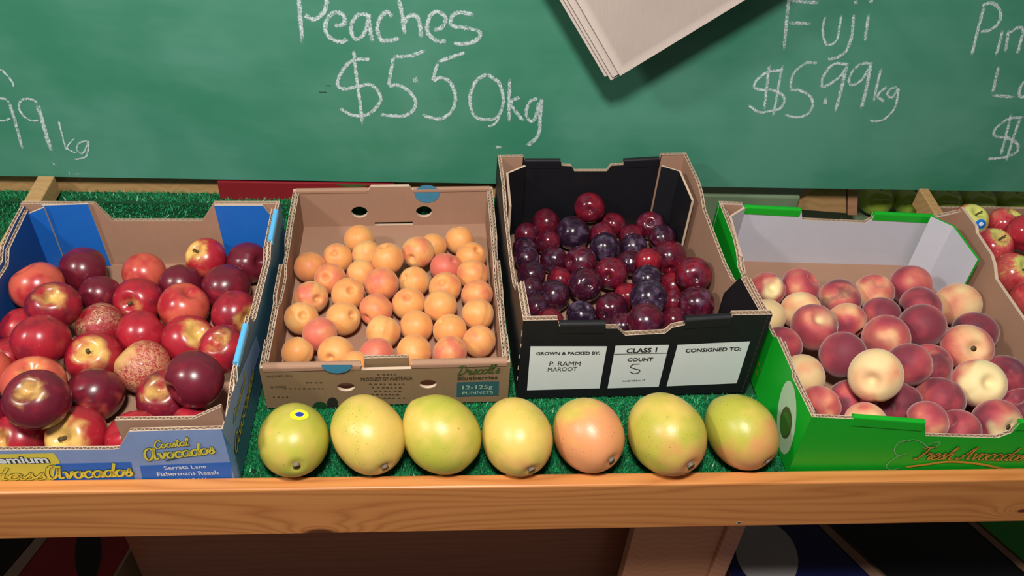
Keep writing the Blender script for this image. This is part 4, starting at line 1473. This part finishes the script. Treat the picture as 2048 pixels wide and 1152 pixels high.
ROWS = {'nectarine': ('by the low front edge', 'in the front half', 'in the back half', 'beside the back wall'),
        'apricot': ('by the front wall', 'in the front half', 'in the back half', 'below the back vent holes'),
        'plum': ('behind the white labels', 'in the front half', 'in the back half', 'at the black back wall'),
        'peach': ('by the green front edge', 'in the front half', 'in the back half', 'near the white back lining')}
COLS = {'nectarine': ('away from the apricots', 'mid-carton', 'next to the apricot carton'),
        'apricot': ('on the nectarine side', 'mid-carton', 'on the plum side'),
        'plum': ('on the apricot side', 'mid-carton', 'on the peach side'),
        'peach': ('next to the plum carton', 'mid-carton', 'towards the apples')}
BOXQ = {'nectarine': N, 'apricot': A, 'plum': B, 'peach': G}


def zone(kind, p):
    q = BOXQ[kind].q
    fu = (p[0] - q[0][0]) / (q[1][0] - q[0][0])
    fv = (p[1] - q[0][1]) / (q[2][1] - q[0][1])
    return '%s, %s' % (ROWS[kind][min(3, max(0, int(fv * 4.4)))], COLS[kind][min(2, max(0, int(fu * 3)))])


# dials: nectarine (darkness, yellow at the stem, orange); stem / seam as seen in the photo
NE = {  # index: (colour words, dials, stem, seam)
    0: ('maroon nectarine with pale scratches', (.75, 0, .1), None, (.1, -.9)),
    1: ('orange-red nectarine', (.15, 0, .8), None, (.9, -.3)),
    2: ('red nectarine with yellow stem hollow', (.5, .45, .2), (.3, -.55), (.9, .3)),
    3: ('dark red nectarine', (.75, 0, .35), None, None),
    4: ('coral red nectarine', (.05, 0, .75), None, None),
    5: ('yellow-shouldered nectarine with brown stem', (.2, .75, .5), (-.35, -.5), (-.9, .2)),
    6: ('deep maroon nectarine', (.85, 0, 0), None, None),
    7: ('very dark maroon nectarine', (.95, 0, 0), None, None),
    8: ('speckled maroon nectarine', (.7, 0, .3), None, None),
    9: ('red nectarine with green-yellow hollow', (.45, .4, .2), (-.08, .12), (.8, .2)),
    10: ('bright coral red nectarine', (.1, 0, .7), None, None),
    11: ('red nectarine with yellow cheek', (.5, .5, .2), (.82, .2), (.5, .7)),
    12: ('pale russet-netted nectarine', (.5, .2, .2), None, None),
    13: ('plain red nectarine', (.3, 0, .3), None, None),
    14: ('red nectarine with cracked yellow shoulder', (.35, .5, .4), (.62, -.45), (.3, -.7)),
    15: ('red nectarine with yellow seam', (.45, .35, .2), (-.1, -.45), (-.6, .2)),
    16: ('red nectarine', (.35, 0, .5), None, None),
    17: ('plain red nectarine', (.4, 0, .1), None, None),
    18: ('crimson nectarine with big yellow shoulder', (.4, .65, .1), (.08, -.42), (.8, -.1)),
    19: ('russet orange nectarine', (.35, .9, .5), None, None),
    20: ('huge dark maroon nectarine', (.8, 0, 0), None, (0, -.95)),
    21: ('yellow-hollowed nectarine', (.35, .5, .4), (-.2, -.1), None),
    22: ('orange nectarine with yellow top', (.05, .3, .95), (.25, -.75), None),
    23: ('big maroon nectarine with creased yellow hollow', (.75, .35, .1), (.02, -.5), (.9, .1)),
    24: ('dark red nectarine with orange cheek', (.7, 0, .45), None, None),
    25: ('maroon nectarine with yellow top hollow', (.6, .45, .1), (.08, -.5), (-.9, .1)),
    26: ('pink-red nectarine with yellow hollow', (.5, .5, .2), (-.4, -.1), (.5, .6)),
    27: ('yellow nectarine with red cheeks', (.2, 1., .5), (-.1, -.1), (-.6, .5)),
    28: ('plain red nectarine', (.3, 0, .45), None, None), 29: ('small red nectarine', (.4, 0, .2), None, None),
    30: ('orange nectarine', (.1, 0, .9), None, None), 31: ('dark red nectarine', (.7, 0, .2), None, None)}
for k, (x, y, z, r) in enumerate(PACK['nectarine']):
    words, dial, st, se = NE[k]
    st = st or rnd_dir()
    se = se or (rf.uniform(-.9, .9), rf.uniform(-.4, .4))
    rus = k in (12, 19)
    me = MESH['russet'][k % 2] if rus else MESH['nectarine'][k % 5]
    put_fruit('nectarine', me, (x, y, z), r * 1.01, orient(st, se), (dial[0], dial[1] * .62, dial[2]), '%s %s' % (words, zone('nectarine', (x, y))),
              'nectarine', 'nectarines in the blue carton', STEM['nectarine'] if k in (5, 9, 18, 27) else None)

AP = {2: ((-.1, -.4), (.3, -.9)), 5: ((-.36, .42), (-.9, .6)), 10: ((-.15, -.1), (-.5, .7)), 15: ((-.15, -.45), (.3, -.9)), 16: ((.63, .05), (.7, -.6)),
      17: ((.35, -.3), (.9, -.1)), 19: ((0, -.5), (.2, -.9)), 22: ((.32, -.25), (.2, -.8)), 23: ((.75, -.25), (.7, -.6)), 30: ((-.2, .2), (.8, .4)),
      12: ((.3, -.95, -1), (.75, .1)), 24: ((.2, -.95, -1), (.55, .2)), 26: ((.25, -.95, -1), (.32, .1)), 29: ((.6, -.75, -1), (.75, .35)),
      31: ((-.8, -.5, -1), (-.1, -.3)), 18: ((0, .9, -1), (.9, 0)), 34: ((0, .9, -1), (.9, 0)), 4: ((-.2, -.85), (-.1, -.6)), 33: ((.8, .5, -1), (0, -.9))}
APB = {8: (1.0, 0), 25: (.85, .2), 31: (.85, 0), 9: (.45, 0), 10: (.5, 0), 13: (.55, 0), 21: (.6, 0), 16: (.55, .9), 5: (.45, .7), 3: (0, 1.), 14: (.05, 1.), 22: (.05, 1.),
       26: (.15, 1.), 33: (.55, .4), 24: (.1, .6), 34: (.4, .5), 18: (.5, .2), 12: (.4, .4), 15: (.3, .5)}
for k, (x, y, z, r) in enumerate(PACK['apricot']):
    st, se = AP.get(k, (rnd_dir(), (rf.choice((-1, 1)) * rf.uniform(.85, 1.2), rf.uniform(-.5, .5), -1)))
    bl, pa = APB.get(k, (rf.uniform(0, .3), rf.uniform(0, .6)))
    words = 'pink-blushed apricot' if bl > .6 else 'yellow-green apricot' if pa > .85 else 'reddish orange apricot' if bl > .35 else 'golden orange apricot'
    if k in (2, 5, 10, 15, 16, 17, 19, 22, 23, 30): words += ' showing its stem hollow'
    elif k in (12, 24, 26, 29, 31): words += ' showing its seam'
    elif k == 4: words += ' with dark scratches'
    put_fruit('apricot', MESH['apricot'][k % 5], (x, y, z), r * 1.0, orient(st, se), (bl, pa, 0), '%s %s' % (words, zone('apricot', (x, y))),
              'apricot', 'apricots in the kraft carton')

PLD = {0: (.15, .1), 1: (.25, .2), 2: (.75, .7), 3: (.2, .4), 4: (.25, .3), 5: (.35, .5), 6: (.3, .6), 7: (.3, .2), 8: (.95, .8), 9: (.3, .1), 10: (.7, .8), 11: (.5, .5), 12: (.3, .25), 13: (.6, .7),
       14: (.55, .9), 15: (.45, .5), 16: (.35, .5), 17: (.45, .3), 18: (.25, .3), 19: (.0, .1), 20: (.2, .3), 21: (.55, .4), 22: (.2, .2), 23: (.45, .3), 24: (.95, .8), 25: (.1, .3), 26: (.45, .3), 27: (.5, .5),
       28: (1., .9), 29: (.4, .6), 30: (.4, .2), 31: (1., 1.), 32: (.4, .3), 33: (.3, .1), 34: (.15, .1), 35: (.5, .3), 36: (.1, .1), 37: (.2, .5), 38: (.5, .4)}
PLS = {0: ((-.1, .3), (-.6, 0)), 2: ((-.8, -.3), (-.7, 0)), 20: ((-.05, .3), (-.7, .1)), 23: ((.15, .05), (-.6, -.2)), 28: ((.45, .0), (.3, -.7)), 29: ((.85, -.2), (.3, .5)), 31: ((.35, -.6), (-.5, -.5)),
       5: ((-.1, -.2), (.3, -.7)), 18: ((-.35, .2), (.2, .9))}
for k, (x, y, z, r) in enumerate(PACK['plum']):
    dk, blm = PLD[k]
    st, se = PLS.get(k, (rnd_dir(), (rf.uniform(-.9, .9), rf.uniform(-.6, .6))))
    words = 'blue-black plum with pale bloom' if dk > .85 else 'dark purple plum' if dk > .5 else 'deep red plum' if dk > .28 else 'bright red plum'
    if k == 0: words = 'red plum with glinting seam lying on top'
    put_fruit('plum', MESH['plum'][k % 4], (x, y, z), r * 1.01, orient(st, se), (min(1, dk + .14), blm, 0), '%s %s' % (words, zone('plum', (x, y))),
              'plum', 'plums in the black carton', STEM['plum'] if k in (9, 18, 24) else None)

# peach dials: (blush, yellow at the stem, purple)
PE = {0: ('creased red peach with yellow hollow', (.7, .4, .2), (.1, -.2), (.4, -.3)), 1: ('orange-red peach', (.62, 0, .1), None, None), 2: ('pink peach with yellow patch and dark cheek', (.6, 0, .7), None, None),
      3: ('pink and cream peach', (.45, 0, 0), None, None), 4: ('plain orange-red peach', (.68, 0, .1), None, None), 5: ('pale yellow-green peach', (.0, 0, 0), None, None),
      6: ('pale cream peach', (.2, 0, 0), None, None), 7: ('large red peach with deep yellow crease', (.75, .35, .3), (.0, -.55), (.7, -.2)), 8: ('orange-pink peach', (.48, 0, .1), None, None),
      9: ('red peach with a small tip', (.85, 0, .2), None, None), 10: ('red peach with blackish cheek', (.8, 0, .7), None, None), 11: ('yellow peach with pink top', (.25, 0, .1), None, None),
      12: ('plain red peach', (.85, 0, .1), None, None), 13: ('dull purple peach', (.95, 0, 1.), None, None), 14: ('pale pink peach with mauve streak', (.5, 0, .3), None, None),
      15: ('crimson peach', (.95, 0, .1), None, None), 16: ('red peach', (.8, 0, .2), None, None), 17: ('purple peach with golden patch', (.65, 0, .8), None, (.3, -.6)),
      18: ('pale pink peach showing brown stem scar', (.48, .35, 0), (-.1, .0), (.5, .6)), 19: ('big cream peach with hollow', (.26, .2, .0), (-.52, .2), (-.3, .8)), 20: ('plain pink-red peach', (.8, 0, .1), None, None),
      21: ('white-topped peach with pink sides', (.5, .95, .2), (.02, -.15), (-.7, .3)), 22: ('purple and red peach', (.8, 0, .8), (-.2, -.5), None), 23: ('cream peach', (.15, 0, 0), None, None),
      24: ('salmon pink peach', (.5, 0, 0), None, None), 25: ('mauve peach with deep hollow', (.85, 0, .8), (.2, -.4), (-.5, -.2)), 26: ('mauve-red peach', (.9, 0, .7), None, (.2, -.9)),
      27: ('dusky red peach with seam', (.85, 0, .7), (.3, -.92, -1), (.15, .1)), 28: ('peach with orange star around its stem', (.65, .5, .3), (.25, .1), (-.6, .2)), 29: ('dark shiny purple peach', (.8, 0, .95), None, None),
      30: ('pink peach', (.6, 0, .3), None, None), 31: ('mauve-red peach', (.85, 0, .4), None, None), 32: ('pale pink peach', (.35, 0, 0), None, None)}
for k, (x, y, z, r) in enumerate(PACK['peach']):
    words, dial, st, se = PE[k]
    st = st or rnd_dir()
    se = se or (rf.choice((-1, 1)) * rf.uniform(.8, 1.2), rf.uniform(-.6, .6), -1)
    put_fruit('peach', MESH['peach'][k % 5], (x, y, z), r * 1.01, orient(st, se), dial, '%s %s' % (words, zone('peach', (x, y))),
              'peach', 'peaches in the green carton', STEM['peach'] if k in (18, 28) else None)

# ------------------------------------------------------------------ mangoes lying behind the front rail
MG = [  # centre px, width px, stem offset, (blush, green), words
    (587, 879, 143, (.30, .50), (.30, .75), 'green-gold mango with a yellow sticker beside the blue carton'),
    (736, 868, 151, (.50, .72), (.28, .45), 'pale yellow mango with brown spot below the apricot carton'),
    (882, 869, 152, (.80, .78), (.05, .70), 'bright yellow-green mango with shoulder bump below the blueberry print'),
    (1033, 873, 146, (.38, .72), (.30, .45), 'plain yellow mango between the apricot and plum cartons'),
    (1176, 869, 142, (.55, .55), (.95, .55), 'mango with pink-red cheek below the white grower label'),
    (1332, 867, 157, (.46, .62), (.48, .65), 'mango with dark freckles below the class and count label'),
    (1482, 863, 143, (.56, .68), (.62, .80), 'green and orange mango beside the green carton')]
for k, (px_, py_, wpx, st, dial, words) in enumerate(MG):
    d = ray(px_, py_)
    a = wpx / (2 * FPX)
    s_ = (CAM[2] - .0005) / (a * 1.04 - d[2])
    r = a * s_
    p = CAM + d * s_
    R3 = orient(st, (-.9, .35))
    o = put_fruit('mango', MESH['mango'][k], p, r, R3, (*dial, 0), words, 'mango', 'mangoes in a row behind the front rail', STEM['mango'] if k != 2 else None, (.985, 1.0, .96))
    if k == 0:      # oval sticker
        V, Fc, fm = [], [], []
        n_ = 24
        inv = np.linalg.inv(R3 * np.array([r * .985, r, r * .96]))
        dirs = MC[0] * .30 + MC[1] * .80 + MC[2] * .50
        cen = dirs / np.linalg.norm(dirs)
        e1 = np.cross(cen, MC[1]); e1 /= np.linalg.norm(e1)
        e2 = np.cross(e1, cen)
        from mathutils.bvhtree import BVHTree
        me = MESH['mango'][k]
        bv = BVHTree.FromPolygons([v_.co for v_ in me.vertices], [tuple(pp.vertices) for pp in me.polygons])
        for ring_ in (0., .45, .5, 1.):
            for j in range(n_):
                an = 2 * math.pi * j / n_
                dd = cen + e1 * math.cos(an) * .27 * ring_ + e2 * math.sin(an) * .23 * ring_
                dl = Vector(inv @ dd).normalized()
                hit = bv.ray_cast(dl * 4, -dl)
                V.append(tuple(hit[0] * 1.012))
        for rr_ in range(3):
            for j in range(n_):
                j2 = (j + 1) % n_
                Fc.append((rr_ * n_ + j, (rr_ + 1) * n_ + j, (rr_ + 1) * n_ + j2, rr_ * n_ + j2))
                fm.append((0, 1, 2)[rr_])
        st_o = mk('sticker', V, Fc, [plain('sticker_blue', (.03, .05, .30), .4, .1), M_WHITEINK, plain('sticker_yellow', (.85, .75, .02), .35, .03)], fm, o)

# ------------------------------------------------------------------ apples beyond the green carton
T = Carton('apple_carton', 'shallow brown carton of pink apples beyond the green carton', [(.905, -.14), (1.26, -.14), (1.26, .315), (.905, .315)])
T.base(M_KRAFT)
for i, nm in enumerate(('front_wall', 'side_wall', 'back_wall', 'side_wall')):
    L = T.line(i)[3]
    T.wall(nm, i, [(0, .050), (L, .050)] if i % 2 == 0 else [(0, .050), (L * .5, .044), (L, .050)], M_KRAFTD, M_KRAFT)
PA = [(.35, 'yellow-green and pink apple with a blue sticker', (.1, -.55)), (.7, 'pink apple with green stem hollow', (.3, -.75)), (.75, 'glossy pink apple with upright brown stem', (.1, -.6)),
      (1.0, 'dark red apple', (.5, -.8, -1)), (.6, 'rosy apple with yellow-green top and stem', (.35, -.35)), (.8, 'plain pink-red apple', (.2, -.9, -1)), (.7, 'pink apple', (0, -.5)), (.6, 'pink apple', (.2, -.6)), (.5, 'pink apple', (-.2, -.6))]
for k, (x, y, z, r) in enumerate(PACK['apple'][:7]):
    bl, words, st = PA[k]
    o = put_fruit('apple', MESH['apple'][k % 4], (x, y, z), r, orient(st, (.9, .3)), (bl, 0, 0), words + ' beyond the green carton', 'apple', 'pink apples beyond the green carton', STEM['apple'] if k in (0, 2, 4) else None)
    if k == 0:
        R3 = orient(st, (.9, .3))
        cen = MC[0] * .08 + MC[1] * -.30 + MC[2] * .94
        cen /= np.linalg.norm(cen)
        me = MESH['apple'][0]
        bv = BVHTree.FromPolygons([v_.co for v_ in me.vertices], [tuple(pp.vertices) for pp in me.polygons])
        e1 = np.cross(cen, MC[1]); e1 /= np.linalg.norm(e1)
        e2 = np.cross(e1, cen)
        V, Fc, fm = [], [], []
        inv = np.linalg.inv(R3)
        for ring_ in (0., .4, 1.):
            for j in range(20):
                an = 2 * math.pi * j / 20
                dl = Vector(inv @ (cen + e1 * math.cos(an) * .36 * ring_ + e2 * math.sin(an) * .30 * ring_)).normalized()
                hit = bv.ray_cast(dl * 4, -dl)
                V.append(tuple(hit[0] * 1.012))
        for rr_ in range(2):
            for j in range(20):
                j2 = (j + 1) % 20
                Fc.append((rr_ * 20 + j, (rr_ + 1) * 20 + j, (rr_ + 1) * 20 + j2, rr_ * 20 + j2)); fm.append(1 - rr_)
        mk('sticker', V, Fc, [plain('apple_sticker_blue', (.01, .16, .62), .35, .05), M_WHITEINK], fm, o)
# a hidden lower layer carries the apples that show
hid = 0
for yy in (-.09, -.02, .05, .26):
    for xx in (.955, 1.02, 1.09):
        p = np.array([xx, yy, .0345])
        if all(np.linalg.norm(p - np.array(q[:3])) > .060 for q in PACK['apple'][:7]):
            put_fruit('apple', MESH['apple'][hid % 4], p, .0295, orient((.1, -.8), (.9, 0)), (.7, 0, 0), 'pink apple in the bottom layer of the shallow apple carton', 'apple', 'pink apples beyond the green carton')
            hid += 1

# green apples on the tray under the chalkboard
tray = Carton('apple_tray', 'pale green tray of green apples under the chalkboard', [(.56, .362), (1.45, .362), (1.45, .56), (.56, .56)], cat='tray')
tray.o = np.array([1.0, .46, -.055])
tray.root.location = S(*tray.o)
M_TRAY = plain('pale_green_tray', (.16, .22, .13), .6, .15, 12)
V0, F0 = box_vf(.56 - 1.0, 1.45 - 1.0, .362 - .46, .56 - .46, 0, .006)
mk('base', V0, F0, [M_TRAY], parent=tray.root)
q0 = on_plane(1600, 400, (0, .36, 0), (0, 1, 0))
V0, F0 = box_vf(.505 - 1.0, q0[0] - 1.0, .360 - .46, .370 - .46, 0.0065, .088)
bevel(mk('front_lip', V0, F0, [M_TRAY], parent=tray.root), .003)
pw = [on_plane(x, y, (0, .366, 0), (0, 1, 0)) for x, y in ((1594, 422), (1628, 380), (1694, 380), (1694, 430))]
V0 = [tuple(np.array([p[0], vv, p[2]]) - tray.o) for vv in (.3715, .386) for p in pw]
mk('wood_block', V0, [(0, 1, 2, 3), (7, 6, 5, 4), (0, 4, 5, 1), (1, 5, 6, 2), (2, 6, 7, 3), (3, 7, 4, 0)], [M_PINE2], parent=tray.root)
pw = [on_plane(x, y, (0, .372, 0), (0, 1, 0)) for x, y in ((1696, 430), (1696, 380), (1716, 380), (1714, 430))]
V0 = [tuple(np.array([p[0], vv, p[2]]) - tray.o) for vv in (.372, .40) for p in pw]
mk('wood_post', V0, [(0, 1, 2, 3), (7, 6, 5, 4), (0, 4, 5, 1), (1, 5, 6, 2), (2, 6, 7, 3), (3, 7, 4, 0)], [M_POST], parent=tray.root)
gw_ = ['green apple beside the wooden post under the chalkboard', 'green apple half hidden behind the timber divider', 'green apple deep under the chalkboard', 'green apple deep under the chalkboard', 'green apple deep under the chalkboard', 'green apple at the far end under the chalkboard']
for k, (px_, py_) in enumerate(((1752, 399), (1820, 402), (1888, 404), (1956, 406), (2024, 408), (2092, 410))):
    p = on_plane(px_, py_, (0, 0, -.049 + .031), (0, 0, 1))
    put_fruit('green_apple', MESH['green_apple'][k % 2], p, .0315, orient((.2, -.8), (.9, .1)), (0, 0, 0), gw_[k], 'apple', 'green apples under the chalkboard', STEM['apple'] if k < 2 else None)

# dark red carton under the board
q0 = on_plane(441, 398, (0, .344, 0), (0, 1, 0))
q1 = on_plane(790, 400, (0, .344, 0), (0, 1, 0))
M_RED = plain('dark_red_print', (.22, .012, .018), .5, .1)
V0, F0 = box_vf(0, q1[0] - q0[0], 0, .014, 0, .034)
rcx = empty_s('red_carton', q0[0], .344, .0222)
tag(rcx, 'dark red printed carton tucked under the chalkboard behind the apricots', 'carton')
bevel(mk('front_wall', V0, F0, [M_RED], parent=rcx), .001)
pp = on_plane(705, 368, (0, .3435, 0), (0, 1, 0)) - np.array([q0[0], .344, .0222])
mk('printed_spot', [(pp[0] + .032 * math.cos(a), -.0006, min(.0335, pp[2] + .006 + .012 * math.sin(a))) for a in np.linspace(0, 6.283, 24, endpoint=False)], [tuple(range(24))], [M_OLIVE], parent=rcx)

# ------------------------------------------------------------------ cartons stored below the shelf
LOWN = np.array([0, math.sin(math.radians(27)), math.cos(math.radians(27))])     # their tops fall away from the viewer
LOWP = np.array([0, -.24, -.30])


def low_carton(name, label, poly, mat, th=.09, prints=()):
    P = [on_plane(x, y, LOWP, LOWN) for x, y in poly]
    c = sum(P) / len(P)
    root = empty_s(name, *(c - LOWN * th))
    tag(root, label, 'carton', 'cartons stored under the shelf')
    o0 = c - LOWN * th
    n = len(P)
    V = [tuple(p - o0) for p in P] + [tuple(p - LOWN * th - o0) for p in P]
    F = [tuple(range(n)), tuple(reversed(range(n, 2 * n)))] + [(k, k + n, (k + 1) % n + n, (k + 1) % n) for k in range(n)]
    o = mk('top_panel', V, F, [mat, M_KRAFTD], [0] + [1] * (n + 1), root)
    bm = bmesh.new(); bm.from_mesh(o.data); bmesh.ops.recalc_face_normals(bm, faces=bm.faces); bm.to_mesh(o.data); bm.free()
    for nm, pl_, mt, lf in prints:
        Q = [on_plane(x, y, LOWP + LOWN * lf, LOWN) for x, y in pl_]
        mk(nm, [tuple(q - o0) for q in Q], [tuple(range(len(Q)))], [mt], parent=root)


M_CREAM = plain('cream_oval_print', (.45, .42, .42), .6, .1, 20)
low_carton('stored_carton', 'red printed carton with pale card edges stored below the shelf', [(-60, 1230), (102, 1040), (300, 1035), (185, 1230)], plain('red_print', (.45, .018, .03), .5, .1), prints=(
    ('card_edge', [(-60, 1230), (102, 1040), (122, 1040), (-25, 1230)], M_EDGE, .001),
    ('card_edge', [(180, 1230), (292, 1040), (300, 1037), (186, 1230)], M_EDGE, .001),
    ('printed_oval', ell(176, 1105, 26, 62, 26, rot=.05), M_INK, .001)))
low_carton('stored_carton', 'dark blue carton with pale oval print stored below the shelf', [(1476, 1230), (1440, 1035), (1628, 1035), (1835, 1230)], plain('navy_print', (.012, .014, .10), .5, .1), prints=(
    ('printed_oval', ell(1534, 1110, 58, 72, 28, rot=-.6), M_CREAM, .001),
    ('card_edge', [(1622, 1035), (1640, 1035), (1850, 1230), (1818, 1230)], M_KRAFT, .0012)))
low_carton('stored_carton', 'black carton with pale card edge stored below the shelf', [(1858, 1230), (1645, 1035), (1925, 1035), (2150, 1230)], M_BLACK, prints=(
    ('card_edge', [(1925, 1035), (1940, 1035), (2168, 1230), (2145, 1230)], M_KRAFT, .0012),))
low_carton('stored_carton', 'plain green carton stored below the shelf beside the black one', [(2175, 1230), (1946, 1035), (2150, 1035), (2400, 1230)], M_GREEN)
low_carton('stored_carton', 'black carton stored below the shelf beside the red one', [(-260, 1230), (-95, 1040), (95, 1040), (-68, 1230)], M_BLACK)
# the slatted rack they rest on
rk = empty_s('lower_rack', .3, -.24, -.48)
tag(rk, 'plain timber rack under the shelf carrying the stored cartons', 'rack')
o0 = np.array([.3, -.24, -.48])
tx, ty = np.array([1., 0, 0]), np.array([0, math.cos(math.radians(27)), -math.sin(math.radians(27))])
for k in range(4):
    c = LOWP - LOWN * .1025 + ty * (-.06 + k * .065)
    V = [tuple(c + tx * a_ + ty * b_ + LOWN * c_ - o0) for c_ in (-.012, 0) for a_, b_ in ((-1.1, -.022), (1.6, -.022), (1.6, .022), (-1.1, .022))]
    mk('slat', V, box_vf(0, 1, 0, 1, 0, 1)[1], [M_DARKWOOD], parent=rk)
for ux in (-.95, 1.5):
    c = LOWP - LOWN * .115
    for k in (0, 3):
        p = c + ty * (-.06 + k * .065) + tx * ux
        V0, F0 = box_vf(p[0] - .02 - o0[0], p[0] + .02 - o0[0], p[1] - .02 - o0[1], p[1] + .02 - o0[1], -.87 - p[1] * .105 - o0[2], p[2] - .004 - o0[2])
        mk('leg', V0, F0, [M_DARKWOOD], parent=rk)

# look-alikes that differ in size say so
byl = {}
for o in SC.objects:
    if o.parent is None and 'label' in o and o.type == 'MESH' and o.get('category') in ('plum', 'apricot', 'peach', 'nectarine'):
        byl.setdefault(o['label'], []).append(o)
for lab, os_ in byl.items():
    if len(os_) < 2:
        continue
    os_.sort(key=lambda q: -q.scale[0])
    gaps = [os_[k].scale[0] / os_[k + 1].scale[0] for k in range(len(os_) - 1)]
    if min(gaps) > 1.025 and len(lab.split()) < 16:
        wd = {2: ('larger', 'smaller'), 3: ('largest', 'middle-sized', 'smallest')}.get(len(os_))
        if wd:
            for o, x in zip(os_, wd):
                o['label'] = x + ' ' + lab
